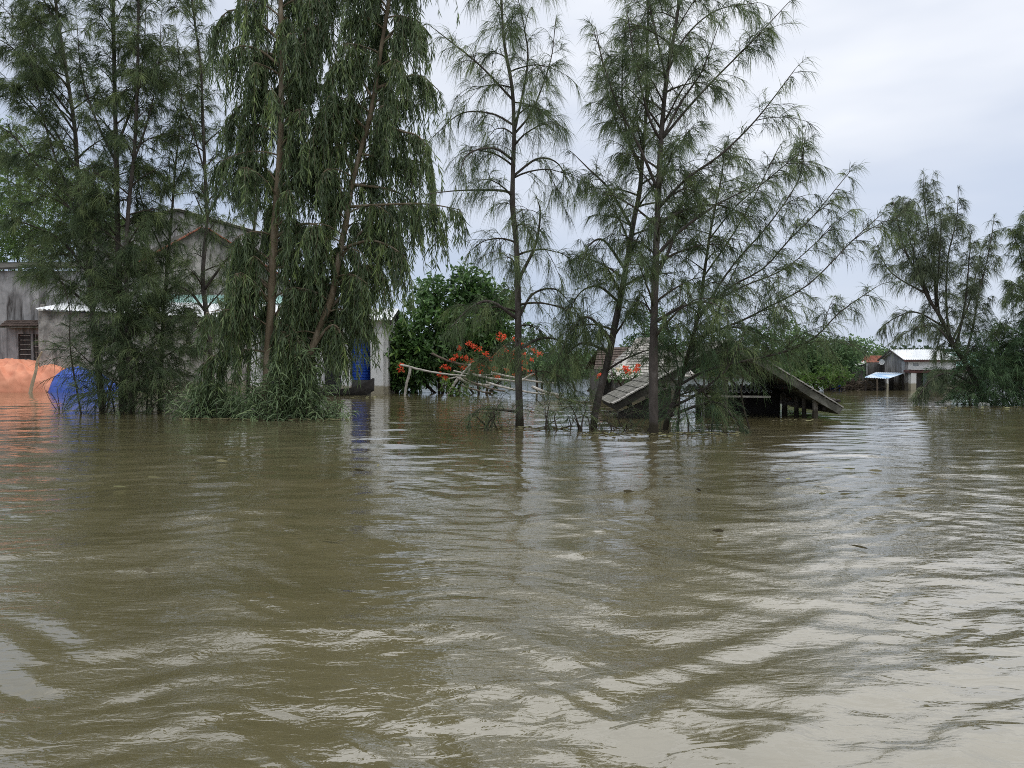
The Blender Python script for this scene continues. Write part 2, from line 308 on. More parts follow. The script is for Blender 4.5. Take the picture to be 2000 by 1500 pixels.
# ------------------------------------------------------------------ buildings
Z3 = np.array([0, 0, 1.0])
def corrugated(g, a, b, c, d, waves, amp, nu=None, nv=2, mat=0, sag=0.0, th=.012):
    # a sheet with corrugations running from edge ab to edge dc
    a, b, c, d = map(np.asarray, (a, b, c, d)); nu = nu or waves * 8
    n = nrm(np.cross(b - a, d - a)); n = n if n[2] > 0 else -n
    u = np.linspace(0, 1, nu + 1)[None, :, None]; v = np.linspace(0, 1, nv + 1)[:, None, None]
    p = (a * (1 - u) + b * u) * (1 - v) + (d * (1 - u) + c * u) * v + n * amp * np.sin(u * waves * 2 * math.pi)
    p = p - np.array([0, 0, 1.]) * sag * np.sin(u * 9 + v * 3) * .5
    q = p - n * th; K = (nu + 1) * (nv + 1); i = np.arange(K).reshape(nv + 1, nu + 1)
    f = np.stack([i[:-1, :-1], i[:-1, 1:], i[1:, 1:], i[1:, :-1]], -1).reshape(-1, 4)
    e = []
    for r in (i[0], i[-1], i[:, 0], i[:, -1]): e.append(np.stack([r[:-1], r[1:], r[1:] + K, r[:-1] + K], -1))
    g.add(np.vstack([p.reshape(-1, 3), q.reshape(-1, 3)]), [f, f[:, ::-1] + K] + e, mat=mat); return g
def beam(g, p, q, w, h, mat=0):
    p, q = np.asarray(p, float), np.asarray(q, float); d = nrm(q - p); r = UP if abs(d[2]) < .9 else np.array([1., 0, 0])
    s = nrm(np.cross(d, r)) * w / 2; t = nrm(np.cross(s, d)) * h / 2
    return g.hexa([p - s - t, p + s - t, q + s - t, q - s - t, p - s + t, p + s + t, q + s + t, q - s + t], mat)
def tiles(g, a, b, c, d, nu, nv, th=.05, rng=None, mat=0):
    # overlapping rows of tiles on a slope, eave ab to ridge dc
    a, b, c, d = map(lambda x: np.asarray(x, float), (a, b, c, d)); n = nrm(np.cross(b - a, d - a)); n = n if n[2] > 0 else -n
    for j in range(nv):
        for i in range(nu):
            u0, u1 = (i + .03) / nu, (i + .97) / nu; v0, v1 = (j - .12) / nv, (j + 1) / nv
            q = lambda u, v: (a * (1 - u) + b * u) * (1 - v) + (d * (1 - u) + c * u) * v
            l = rng.uniform(0, .35) * th
            p = [q(u0, v0) + n * (th + l), q(u1, v0) + n * (th + l), q(u1, v1) + n * .3 * th, q(u0, v1) + n * .3 * th]
            g.hexa([x - n * th * .9 for x in p] + p, mat)
    return g
rb = np.random.default_rng(11)

# grey plaster house at the left edge, window with dark shutters under a tiled ledge
def grey_house():
    Y = 50.0; q = lambda px, py: P(px, py, Y)
    base = q(20, 760) * [1, 1, 0]
    T = thing('plaster_house', 'stained grey plaster house at left edge with dark shuttered window', 'house', base)
    xa, xb, zt = q(-160, 500)[0], q(205, 500)[0], q(0, 529)[2]
    wx0, wx1, wz0, wz1 = q(22, 0)[0], q(73, 0)[0], q(0, 715)[2], q(0, 650)[2]
    g = G(); g.box(xa, wx0, Y, Y + .25, -1.5, zt); g.box(wx1, xb, Y, Y + .25, -1.5, zt)
    g.box(wx0, wx1, Y, Y + .25, wz1, zt); g.box(wx0, wx1, Y, Y + .25, -1.5, wz0)
    g.box(xa, xa + .25, Y + .25, Y + 8, -1.5, zt); g.box(xb - .25, xb, Y + .25, Y + 8, -1.5, zt); g.box(xa, xb, Y + 8, Y + 8.25, -1.5, zt)
    g.build('wall', M['plaster'], T)
    g = G(); k = 24; xs = np.linspace(xa - .4, q(52, 0)[0], k); zz = zt + .04 + .22 * np.clip((xs - q(0, 0)[0]) / 2, 0, 1) ** 2
    for i in range(k - 1):
        g.hexa([(xs[i], Y - .35, zz[i]), (xs[i + 1], Y - .35, zz[i + 1]), (xs[i + 1], Y + 8.6, zz[i + 1] + 1.6), (xs[i], Y + 8.6, zz[i] + 1.6),
                (xs[i], Y - .35, zz[i] + .14), (xs[i + 1], Y - .35, zz[i + 1] + .14), (xs[i + 1], Y + 8.6, zz[i + 1] + 1.75), (xs[i], Y + 8.6, zz[i] + 1.75)])
    xr = xs[-1]; g.hexa([(xr, Y - .35, zz[-1]), (xb + .3, Y - .35, zt + .05), (xb + .3, Y + 8.6, zt + 1.6), (xr, Y + 8.6, zz[-1] + 1.6)] + [(xr, Y - .35, zz[-1] + .14), (xb + .3, Y - .35, zt + .17), (xb + .3, Y + 8.6, zt + 1.75), (xr, Y + 8.6, zz[-1] + 1.75)])
    g.build('roof', M['concrete_dark'], T)
    g = G(); z1, z0 = q(0, 626)[2], q(0, 638)[2]; a0, a1 = q(4, 0)[0], q(78, 0)[0]
    g.hexa([(a0, Y - .75, z0 - .12), (a1, Y - .75, z0 - .12), (a1, Y - .003, z0), (a0, Y - .003, z0), (a0, Y - .75, z0 - .02), (a1, Y - .75, z0 - .02), (a1, Y - .003, z1), (a0, Y - .003, z1)])
    g.build('window_ledge', M['concrete'], T)
    g = G(); tiles(g, (a0, Y - .78, z0 + .0), (a1, Y - .78, z0 + .0), (a1, Y - .05, z1 + .02), (a0, Y - .05, z1 + .02), 12, 3, .05, rb); g.build('ledge_tiles', M['tile_brown'], T)
    W_ = G(); f = .07
    W_.box(wx0 + .003, wx0 + f, Y + .02, Y + .14, wz0, wz1 - .003); W_.box(wx1 - f, wx1 - .003, Y + .02, Y + .14, wz0, wz1 - .003); W_.box(wx0 + f, wx1 - f, Y + .02, Y + .14, wz1 - f, wz1 - .003)
    xm = wx0 + .58 * (wx1 - wx0); W_.box(xm - .08, xm + .08, Y + .02, Y + .13, wz0, wz1 - f)
    w = W_.build('window', M['plaster'], T)
    s = G(); s.box(wx0 + f, wx1 - f, Y + .15, Y + .19, wz0, wz1 - f); s.build('shutter_board', M['wood_dark'], w)
    s = G()
    for i in range(7): z = wz0 + .12 + (wz1 - wz0 - .3) * i / 6; s.box(wx0 + .18, xm - .14, Y + .075, Y + .095, z, z + .04)
    for i in range(6): z = wz0 + .15 + (wz1 - wz0 - .3) * i / 5; s.box(xm + .14, wx1 - .1, Y + .08, Y + .095, z, z + .03)
    for i in range(3): x = xm + .2 + i * .26; s.box(x, x + .03, Y + .096, Y + .112, wz0, wz1 - f)
    s.build('window_bars', M['wood_grey'], w)
grey_house()

# long house behind the trees: lean-to with metal roof, gable with red tile edges, tall rear gable
def gable_house():
    o = P(75, 603, 47); q0 = P(480, 622, 47 * (715 - 603) / (715 - 622)); u = nrm((q0 - o) * [1, 1, 0]); v = np.array([-u[1], u[0], 0])
    if v[1] < 0: v = -v
    T = thing('gable_house', 'large grey gabled house with white metal lean-to roof behind the slender trees', 'house', o * [1, 1, 0])
    E = lambda px, py, d: PP(px, py, o + v * d, v)
    a, b = E(76, 607, 0), E(560, 629, 0)
    g = G(); k = (b - a) * [1, 1, 0]
    g.prism([a * [1, 1, 0] + DOWN * 1.5, b * [1, 1, 0] + DOWN * 1.5, b, a], v * .25)
    w_ = a * [1, 1, 0]; w_ = w_ * (49.98 / w_[1] - 1) + u * .12
    g.prism([a * [1, 1, 0] + DOWN * 1.5 + v * .25, a + v * .25, a + w_ + UP * .7, a * [1, 1, 0] + w_ + DOWN * 1.5], u * .25)
    g.build('lean_to_wall', M['plaster_warm'], T)
    f0, f1 = E(67, 603, -.6), E(566, 626, -.6); b0, b1 = E(148, 588, 3.2), E(566, 594, 3.2)
    g = corrugated(G(), f0, f1, b1, b0, 70, .035); g.build('lean_to_roof', M['metal_white'], T)
    c0, c1, d0, d1 = b0 + UP * .06 + u * 4.5 - v * .2, b1 + UP * .06 - v * .2, E(255, 575, 5.0), E(566, 577, 5.0)
    g = corrugated(G(), c0, c1, d1, d0, 50, .035); g.build('upper_roof_strip', M['metal_aqua'], T)
    # middle gable
    ap, le, re = E(392, 452, 5.2), E(206, 556, 5.2), E(592, 579, 5.2)
    g = G(); g.prism([le * [1, 1, 0] + DOWN * 1.5, re * [1, 1, 0] + DOWN * 1.5, re, ap, le], v * .3); g.build('gable_wall', M['plaster_warm'], T)
    for nm, e, s in (('roof_slope', le, -1), ('roof_slope', re, 1)):
        dd = nrm(e - ap); e2 = e + dd * .9; up = nrm(np.cross(v, dd)); up = up if up[2] > 0 else -up
        g = G(); g.prism([ap - v * .7 + up * .02, e2 - v * .7 + up * .02, e2 - v * .7 + up * .24, ap - v * .7 + up * .24], v * 6)
        r = g.build(nm, M['concrete_dark'], T)
        g = G(); n = 22
        for i in range(n):
            p = ap + (e2 - ap) * (i + .5) / n - v * .72 + up * (.25 + rb.uniform(0, .03)); h = (e2 - ap) / n * .47
            g.hexa([p - h - v * .1, p + h - v * .1, p + h + v * .5, p - h + v * .5] + [x + up * .08 for x in (p - h - v * .1, p + h - v * .1, p + h + v * .5, p - h + v * .5)])
        g.build('verge_tiles', M['tile_red'], r)
    # rear gable, a little taller
    ap, le, re = E(345, 413, 12.2), E(150, 452, 12.2), E(533, 466, 12.2)
    g = G(); g.prism([le * [1, 1, 0] + DOWN * 1.5, re * [1, 1, 0] + DOWN * 1.5, re, ap, le], v * .3); g.build('rear_gable_wall', M['plaster'], T)
    for e in (le, re):
        dd = nrm(e - ap); e2 = e + dd * .25; up = nrm(np.cross(v, dd)); up = up if up[2] > 0 else -up
        g = G(); g.prism([ap - v * .25 + up * .02, e2 - v * .25 + up * .02, e2 - v * .25 + up * .2, ap - v * .25 + up * .2], v * 9); g.build('rear_roof_slope', M['concrete_dark'], T)
        g = G(); g.prism([ap - v * .3 + up * .21, e2 - v * .3 + up * .21, e2 - v * .3 + up * .28, ap - v * .3 + up * .28], v * 9.1); g.build('rear_roof_capping', M['metal_white'], T)
gable_house()

# porch with white pillars between the gabled house and the broad-leaved tree
def porch_house():
    Y = 42.0; q = lambda px, py, y=Y: P(px, py, y)
    T = thing('porch_house', 'white pillared porch house right of the weeping eucalyptus, blue tank inside', 'house', q(620, 770) * [1, 1, 0])
    zt = q(0, 640)[2]
    for px, w in ((491, 22), (619, 15), (671, 18), (733, 25)):
        x0, x1 = q(px - w / 2, 0)[0], q(px + w / 2, 0)[0]
        g = G(); g.box(x0, x1, Y, Y + .45, -1.5, zt); g.box(x0 - .05, x1 + .05, Y - .05, Y + .5, zt - .28, zt - .12); g.build('pillar', M['white'], T)
    x0, x1 = q(470, 0)[0], q(746, 0)[0]
    g = G(); g.box(x0, x1, Y + .05, Y + .4, zt + .003, zt + .5); g.build('porch_beam', M['white'], T)
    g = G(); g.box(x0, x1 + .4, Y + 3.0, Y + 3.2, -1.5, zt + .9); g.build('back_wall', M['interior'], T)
    g = G(); a, b, c = (x1 - .02, Y + .5, zt + .35), (x1 - .02, Y + 4.0, zt + .35), (x1 - .02, Y + 2.2, zt + .95)
    g.prism([(x1 - .02, Y + .5, -1.5), (x1 - .02, Y + 4.0, -1.5), b, c, a], (.2, 0, 0)); g.build('side_wall', M['white'], T)
    e0, e1 = np.array((x0 - .5, Y - .5, zt + .42)), np.array((x1 + .55, Y - .5, zt + .42)); r0, r1 = np.array((x0 - .5, Y + 2.2, zt + 1.25)), np.array((x1 + .55, Y + 2.2, zt + 1.25))
    g = corrugated(G(), e0, e1, r1, r0, 60, .03); g.build('roof', M['metal_white'], T)
    k0, k1 = r0 + [0, 2.2, -.85], r1 + [0, 2.2, -.85]
    g = corrugated(G(), k0, k1, r1, r0, 60, .03); g.build('roof', M['metal_white'], T)
    g = G(); beam(g, e1 + [-.12, .1, -.2], r1 + [-.12, 0, -.2], .1, .2); g.build('barge_board', M['wood_dark'], T)
    # blue ribbed tank standing in the porch
    c = P(700, 760, Y + 1.35); zb, z1 = P(0, 742, Y + 1.35)[2], P(0, 670, Y + 1.35)[2]; r = .8
    zs = np.linspace(zb, z1, 85); rr = r + .022 * np.sign(np.sin(np.linspace(0, 26 * math.pi, 85))); rr[-3:] = [r * .97, r * .8, r * .3]
    pts = np.stack([np.full(85, c[0]), np.full(85, c[1]), zs], -1); pts[-2:, 2] += [.06, .16]
    t = thing('water_tank', 'ribbed blue plastic water tank between white porch pillars', 'tank', (c[0], c[1], 0))
    G().tubes(pts, rr, 40).build('tank_body', M['blue'], t)
    g = G(); g.tubes(pts[[0, 1]] * [1, 1, 0] + [[0, 0, z1 + .16], [0, 0, z1 + .28]], [.3, .27], 20); g.build('tank_lid', M['blue'], t)
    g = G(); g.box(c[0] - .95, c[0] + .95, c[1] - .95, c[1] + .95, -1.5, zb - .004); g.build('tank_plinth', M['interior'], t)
porch_house()

def boat():
    Y = 40.6; L = 4.4; x1 = P(727, 0, Y)[0]; xs = np.linspace(0, 1, 15); g = G(); ring = []
    for s in xs:
        w = .62 * math.sin(math.pi * min(.97, .06 + .92 * s) ** 1.05) ** .6; sh = .34 + .62 * abs(2 * s - 1) ** 2.6; dp = -.25 + .5 * abs(2 * s - 1) ** 3
        x = x1 - L + L * s; ring.append([(x, Y - w, sh), (x, Y - w * .8, (sh + dp) / 2), (x, Y - w * .3, dp), (x, Y + w * .3, dp), (x, Y + w * .8, (sh + dp) / 2), (x, Y + w, sh),
                                         (x, Y + w * .9, sh), (x, Y + w * .68, (sh + dp) / 2 + .04), (x, Y, dp + .06), (x, Y - w * .68, (sh + dp) / 2 + .04), (x, Y - w * .9, sh)])
    v = np.array(ring); k = v.shape[1]; i = np.arange(15 * k).reshape(15, k); qn = np.roll(i, -1, 1)
    g.add(v, [np.stack([i[:-1], qn[:-1], qn[1:], i[1:]], -1).reshape(-1, 4), i[0:1, ::-1], i[-1:]])
    t = thing('sampan', 'black wooden sampan moored in front of the white pillars, bow raised', 'boat', (x1 - L / 2, Y, 0))
    g.build('hull', M['boat'], t)
    g = G()
    for s in (.3, .5, .72): g = G(); g.box(x1 - L + L * s - .1, x1 - L + L * s + .1, Y - .46, Y + .46, .27, .31); g.build('thwart', M['wood_brown'], t)
boat()

# half-drowned hut: a gable roof whose eaves almost touch the water
def hut():
    Y = 22.6; q = lambda px, py, y=Y: P(px, py, y); D = 4.4
    T = thing('drowned_hut', 'flooded open hut with gable roof sunk almost to the eaves', 'hut', q(1420, 815) * [1, 1, 0])
    ap, le, re = q(1428, 664), q(1198, 791), q(1646, 798); off = np.array([.15, D, 0]); th = .21
    for e in (le, re):
        dd = nrm(e - ap); up = nrm(np.cross(np.array([0, 1., 0]), dd)); up = up if up[2] > 0 else -up
        lower = ap - UP * .02 * 0
        g = G(); nseg = 14
        for i in range(nseg):                      # slab in slightly uneven lengths
            s0, s1 = i / nseg, (i + 1) / nseg; j = up * rb.uniform(-.012, .012)
            p0, p1 = ap + (e - ap) * s0 + j, ap + (e - ap) * s1 + j
            g.prism([p0 - up * th, p1 - up * th, p1, p0], off)
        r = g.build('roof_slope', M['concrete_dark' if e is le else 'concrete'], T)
        g = G(); n = 26
        for i in range(n):
            p = ap + (e - ap) * (i + .5) / n + up * (.016 + rb.uniform(0, .012)); h = (e - ap) / n * rb.uniform(.40, .49); w = np.array([0, .34, 0])
            g.hexa([p - h - w * .12, p + h - w * .12, p + h + w, p - h + w] + [x + up * .035 for x in (p - h - w * .12, p + h - w * .12, p + h + w, p - h + w)])
        g.build('verge_tiles', M['tile_pale'], r)
        g = G(); a0, b0 = ap + up * .02 + [0, .5, 0], e + up * .02 + [0, .5, 0]
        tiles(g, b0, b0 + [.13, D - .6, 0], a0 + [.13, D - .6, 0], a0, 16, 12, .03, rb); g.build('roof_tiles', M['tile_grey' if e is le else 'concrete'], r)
    g = G()
    for f in (.25, .55, .85):
        for e in (le, re):
            p = ap + (e - ap) * f - UP * (th + .1); beam(g, p + [.01, .15, 0], p + off * .97, .09, .12)
    g.build('rafters', M['wood_dark'], T)
    for px, py, dy, w in ((1592, 779, .25, .17), (1571, 772, 1.0, .14), (1556, 764, 1.5, .14), (1533, 755, 2.2, .18)):
        p = P(px, py, Y + dy); jit = rb.uniform(-.015, .015)
        g = G(); g.tubes(np.array([[p[0] + jit, p[1], -1.6], [p[0], p[1], 0], [p[0] + jit, p[1], p[2] * .5], [p[0], p[1], p[2] + .06]]), np.array([w * .56, w * .55, w * .5, w * .53]), 8); g.build('post', M['post'], T)
    for px, py, dy, w, mt in ((1415, 752, 1.0, .15, 'post'), (1374, 735, 1.4, .06, 'wood_grey'), (1297, 757, .8, .06, 'wood_grey'), (1262, 770, 1.2, .07, 'wood_grey')):
        p = P(px, py, Y + dy); g = G(); beam(g, (p[0], p[1], -1.6), (p[0] + .02, p[1], p[2] + .25), w, w); g.build('post', M[mt], T)
    g = G(); beam(g, P(1222, 772, Y + .5), P(1505, 775, Y + .62), .05, .06); beam(g, P(1368, 737, Y + 1.3), P(1478, 738, Y + 1.3), .05, .05); g.build('tie_beam', M['wood_grey'], T)
    # fibre-cement sheets inside, with the dark store room under them
    a, b = P(1330, 765, Y + 1.1), P(1508, 765, Y + 1.1); c, d = P(1500, 751, Y + 3.0), P(1345, 751, Y + 3.0)
    g = corrugated(G(), a, b, c, d, 17, .035); g.build('inner_sheet_roof', M['fibro'], T)
    g = G(); y1 = Y + 2.8; xx0, xx1 = P(1440, 0, Y + 1.4)[0], P(1548, 0, Y + 2.0)[0]
    for i in range(14):
        x = xx0 - .9 + (xx1 - xx0 + .9) * i / 14; w = (xx1 - xx0 + .9) / 14 * .93; g.box(x, x + w, y1 + rb.uniform(-.03, .03), y1 + .06, -1.5, P(0, 758, y1)[2])
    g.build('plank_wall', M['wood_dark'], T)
    g = G(); a = P(1205, 803, Y + .4); bb = P(1330, 733, Y + .4)
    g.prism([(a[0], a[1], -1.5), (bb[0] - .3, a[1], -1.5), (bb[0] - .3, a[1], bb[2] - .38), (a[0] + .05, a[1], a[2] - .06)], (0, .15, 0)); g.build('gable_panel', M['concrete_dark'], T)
hut()

# small pale-roofed house behind the hut, brown tiled shed beside it
def back_houses():
    Y = 36.0; q = lambda px, py, y=Y: P(px, py, y)
    T = thing('tiled_cottage', 'small cottage with pale lichen-grey tiled roof behind the hut', 'house', q(1280, 750) * [1, 1, 0])
    e0, e1 = q(1203, 742, 34), q(1352, 736, 34); r0, r1 = q(1246, 666, 38), q(1276, 666, 38)
    b0, b1 = e0 + [0, 8, 0], e1 + [0, 8, 0]
    for pts in ((e0, e1, r1, r0), (b0, b1, r1, r0)):
        g = tiles(G(), *pts, 22, 14, .05, rb); g.quad(*pts); g.build('roof_slope', M['tile_pale'], T)
    for pts in ((e0, b0, r0, r0 + [.01, .01, 0]), (e1, b1, r1, r1 + [.01, .01, 0])):
        g = tiles(G(), *pts, 18, 12, .05, rb); g.quad(*pts); g.build('roof_hip', M['tile_pale'], T)
    g = G(); beam(g, r0 + UP * .1, r1 + UP * .1, .22, .16); beam(g, r1 + UP * .08, e1 + UP * .08, .2, .13); beam(g, r0 + UP * .08, e0 + UP * .08, .2, .13); g.build('ridge_cap', M['tile_pale'], T)
    g = G(); g.box(e0[0] + .5, e1[0] - .5, e0[1] + .5, b0[1] - .5, -1.5, e0[2] - .02); g.build('wall', M['plaster_warm'], T)
    Y = 39.0
    T = thing('tiled_shed', 'dark brown tiled shed roof left of the pale-roofed cottage', 'shed', q(1190, 750, Y) * [1, 1, 0])
    e0, e1 = q(1160, 722, Y), q(1232, 722, Y); r0, r1 = q(1168, 680, Y + 2.5), q(1240, 677, Y + 2.5)
    g = tiles(G(), e0, e1, r1, r0, 16, 9, .05, rb); g.quad(e0, e1, r1, r0); g.build('roof_slope', M['tile_brown'], T)
    k0, k1 = e0 + [0, 5.6, 0], e1 + [0, 5.6, 0]; g = G().quad(k0, k1, r1, r0); g.build('roof_slope', M['tile_brown'], T)
    g = G(); g.box(e0[0] + .3, e1[0] - .3, Y + .4, Y + 5, -1.5, e0[2] - .02); g.build('wall', M['plaster_dark'], T)
back_houses()

# group of houses far right
def right_houses():
    C = P(1768, 703, 49) ; an = math.radians(-4); u = np.array([math.cos(an), math.sin(an), 0]); v = np.array([-u[1], u[0], 0]); G0 = C * [1, 1, 0]
    T = thing('two_storey_house', 'far grey two-storey house with white metal gable roof and white front', 'house', G0)
    hz = C[2]; D = 3.6; L = 3.25
    at = lambda a, b, z: G0 + u * a + v * b + Z3 * z
    apz = P(0, 684.5, 49 + D / 2)[2]
    lw = [at(0, 0, -1.5), at(0, D, -1.5), at(0, D, hz), at(0, D / 2, apz), at(0, 0, hz)]
    g = G(); g.prism(lw, u * .2); g.build('gable_wall', M['plaster'], T)
    z1, z0 = P(0, 706, 49)[2], P(0, 722.5, 49)[2]
    wz1, wz0 = P(0, 709.5, 49)[2], P(0, 715, 49)[2]; wa, wb = .5, .86
    g = G()
    for a0, a1, zz0, zz1 in ((.2, wa, z0, hz), (wb, L, z0, hz), (wa, wb, z0, wz0), (wa, wb, wz1, hz)):
        g.hexa([at(a0, .0, zz0), at(a1, .0, zz0), at(a1, .15, zz0), at(a0, .15, zz0), at(a0, .0, zz1), at(a1, .0, zz1), at(a1, .15, zz1), at(a0, .15, zz1)])
    g.build('front_wall', M['white'], T)
    g = G(); g.hexa([at(wa, .08, wz0), at(wb, .08, wz0), at(wb, .12, wz0), at(wa, .12, wz0), at(wa, .08, wz1), at(wb, .08, wz1), at(wb, .12, wz1), at(wa, .12, wz1)]); w = g.build('window', M['glass'], T)
    g = G()
    for i in range(4): z = wz0 + (wz1 - wz0) * (i + .3) / 4; beam(g, at(wa, .05, z), at(wb, .05, z), .02, .02)
    g.build('window_bars', M['white'], w)
    for nm, b0, sgn in (('roof_slope', -.25, -1), ('roof_slope', D + .25, 1)):
        ez = hz + .02 if sgn < 0 else hz - .02
        g = corrugated(G(), at(-.2, b0, ez), at(L + .3, b0, ez), at(L - .35 if sgn < 0 else L - .3, D / 2, apz + .06), at(-.2, D / 2, apz + .06), 26, .02); g.build(nm, M['metal_white'], T)
    g = G(); beam(g, at(-.2, -.27, hz - .06), at(L + .3, -.27, hz - .06), .05, .12); g.build('fascia', M['fascia'], T)
    g = G(); beam(g, at(-.22, -.2, hz - .02), at(-.22, D / 2, apz - .01), .06, .1); beam(g, at(-.22, D + .2, hz - .02), at(-.22, D / 2, apz - .01), .06, .1); g.build('barge_board', M['wood_dark'], T)
    cz = P(0, 724.5, 48.4)[2]; g = G(); g.hexa([at(-.1, -.75, cz - .12), at(L + .4, -.75, cz - .12), at(L + .4, 0, cz - .1), at(-.1, 0, cz - .1), at(-.1, -.75, cz), at(L + .4, -.75, cz), at(L + .4, 0, cz + .06), at(-.1, 0, cz + .06)]); g.build('canopy', M['fascia'], T)
    g = G(); beam(g, at(.1, -.3, cz + .1), at(L, -.3, cz + .1), .5, .04); g.build('canopy_top', M['fibro'], T)
    for a in (.22, 2.45): g = G(); beam(g, at(a, -.55, -1.5), at(a, -.55, cz - .125), .34, .34); g.build('pillar', M['white'], T)
    g = G()
    g.hexa([at(.2, .5, -1.5), at(L, .5, -1.5), at(L, .6, -1.5), at(.2, .6, -1.5), at(.2, .5, cz), at(L, .5, cz), at(L, .6, cz), at(.2, .6, cz)]); g.build('back_wall', M['plaster_dark'], T)
    g = G(); g.hexa([at(1.35, .42, .12), at(1.62, .42, .12), at(1.62, .46, .12), at(1.35, .46, .12), at(1.35, .42, 1.2), at(1.62, .42, 1.2), at(1.62, .46, 1.2), at(1.35, .46, 1.2)]); g.build('door', M['glass'], T)
    # long stained wall and low shed to the left
    T = thing('stained_outbuilding', 'blackened plaster outbuilding left of the far two-storey house', 'outbuilding', P(1690, 758, 51.5) * [1, 1, 0])
    Y = 51.5; q = lambda px, py, y=Y: P(px, py, y)
    g = G(); g.prism([q(1655, 800), q(1728, 800), q(1728, 707), q(1692, 709), q(1655, 723)], (0, .25, 0)); g.build('wall', M['plaster_dark'], T)
    g = G(); beam(g, q(1692, 710) + [0, -.06, 0], q(1692, 740) + [0, -.06, 0], .08, .08); g.build('drain_pipe', M['fibro'], T)
    g = corrugated(G(), q(1653, 722, Y - .2), q(1692, 708.5, Y - .2), q(1692, 704, Y + 3), q(1653, 716, Y + 3), 12, .02); g.build('roof', M['fibro'], T)
    T = thing('red_tiled_house', 'far house with red tiled roof showing above the stained outbuilding', 'house', q(1703, 752, 58) * [1, 1, 0])
    e0, e1, r0, r1 = q(1682, 708, 57), q(1720, 708, 57), q(1690, 695, 60), q(1722, 695, 60)
    g = tiles(G(), e0, e1, r1, r0, 14, 7, .05, rb); g.quad(e0, e1, r1, r0); g.build('roof_slope', M['tile_red'], T)
    g = G(); g.box(e0[0] + .2, e1[0] - .1, 57.2, 62, -1.5, e0[2] - .03); g.build('wall', M['plaster_warm'], T)
    T = thing('teal_roofed_house', 'far house with teal sheet metal roof half hidden by the leaning tree', 'house', q(1860, 755, 60) * [1, 1, 0])
    e0, e1, r0, r1 = q(1838, 714, 60), q(1915, 716, 60), q(1818, 691, 63), q(1912, 689, 63)
    g = corrugated(G(), e0, e1, r1, r0, 30, .03); g.build('roof_slope', M['metal_aqua'], T)
    g = G(); beam(g, r0 + UP * .03, r1 + UP * .03, .3, .08); g.build('ridge_cap', M['metal_white'], T)
    g = G(); g.box(e0[0] + .2, e1[0] - .2, 60.3, 65, -1.5, e0[2] - .03); g.build('wall', M['plaster'], T)
    # bluish lean-to on thin posts
    T = thing('lean_to_shed', 'open shed with faded blue metal roof beside the far two-storey house', 'shed', P(1728, 762, 48.5) * [1, 1, 0])
    f0, f1, k1, k0 = P(1688, 737, 48.6), P(1734, 739.5, 47.2), P(1769, 728, 49.6), P(1711, 727, 51)
    g = corrugated(G(), f0, f1, k1, k0, 14, .02); g.build('roof', M['metal_blue'], T)
    for px, y, mt in ((1733, 47.3, 'white'), (1713, 47.9, 'wood_brown'), (1690, 48.6, 'wood_dark'), (1763, 49.2, 'wood_dark')):
        p = P(px, 740, y); g = G(); g.tubes(np.array([[p[0], p[1], -1.5], [p[0] + .02, p[1], p[2] * .5], [p[0], p[1], P(0, 738 if px < 1760 else 731, y)[2]]]), [.07, .06, .055], 8); g.build('post', M[mt], T)
    a, b = P(1683, 0, 50.6), P(1766, 0, 50.9); g = G(); zt = P(0, 734, 50.6)[2]
    for i in range(18):
        if i in (6, 11, 12): continue
        x = a[0] + (b[0] - a[0]) * i / 18; g.box(x, x + (b[0] - a[0]) / 18 * .9, 50.7 + rb.uniform(-.03, .03), 50.78, -1.5, zt)
    g.build('plank_wall', M['plaster_dark'], T)
    # dish, barrel, foam block
    c = P(1722, 707, 51.0); T = thing('satellite_dish', 'white satellite dish on the stained outbuilding wall', 'dish', c + [0, .4, 0])
    ph = np.linspace(0, 2 * math.pi, 17)[:-1]; v_ = [c + [0, .12, 0]]; fs = []
    rr = (.07, .14, .2)
    for k, r in enumerate(rr): v_ += [c + [r * math.cos(x), .12 - .14 * (r / .2) ** 2, r * math.sin(x)] for x in ph]
    tri = [[0, 1 + i, 1 + (i + 1) % 16] for i in range(16)]; qd = [[1 + k * 16 + i, 17 + k * 16 + i, 17 + k * 16 + (i + 1) % 16, 1 + k * 16 + (i + 1) % 16] for k in range(2) for i in range(16)]
    G().add(v_, [tri, qd]).build('dish_bowl', M['white'], T, True)
    g = G(); beam(g, c + [0, .12, 0], c + [0, .5, -.1], .04, .04); beam(g, c + [0, .02, -.2], c + [0, -.3, 0], .02, .02); g.build('dish_arm', M['fibro'], T)
    c = P(1634, 757, 50); ax = np.array([.95, .25, .03]); T = thing('blue_barrel', 'blue plastic barrel floating on its side near far branches', 'barrel', c * [1, 1, 0])
    s = np.linspace(-.42, .42, 25); r = np.array([.02, .22] + [.25 + .012 * math.cos(i * 1.6) for i in range(21)] + [.22, .02])
    G().tubes(np.array([c * [1, 1, 0] + [0, 0, .08] + ax * x for x in s]), r, 18).build('barrel_body', M['blue'], T, True)
    g = G()
    for x in (-.2, .2): g.tubes(np.array([c * [1, 1, 0] + [0, 0, .08] + ax * (x - .03), c * [1, 1, 0] + [0, 0, .08] + ax * (x + .03)]), [.275, .275], 18)
    g.build('barrel_hoops', M['blue'], T)
    y = YD(793); c = P(1921, 792, y); g = G(); k = 26; rg = np.random.default_rng(3); vs = []
    g.hexa([c + np.array(o) for o in ((-.2, -.1, -.1), (.2, -.13, -.1), (.17, .14, -.1), (-.17, .12, -.1), (-.17, -.1, .06), (.16, -.11, .09), (.13, .1, .13), (-.12, .09, .12))])
    solo(g, 'foam_block', M['foam'], 'white foam block floating below the dark green thicket', 'foam block', c * [1, 1, 0])
right_houses()

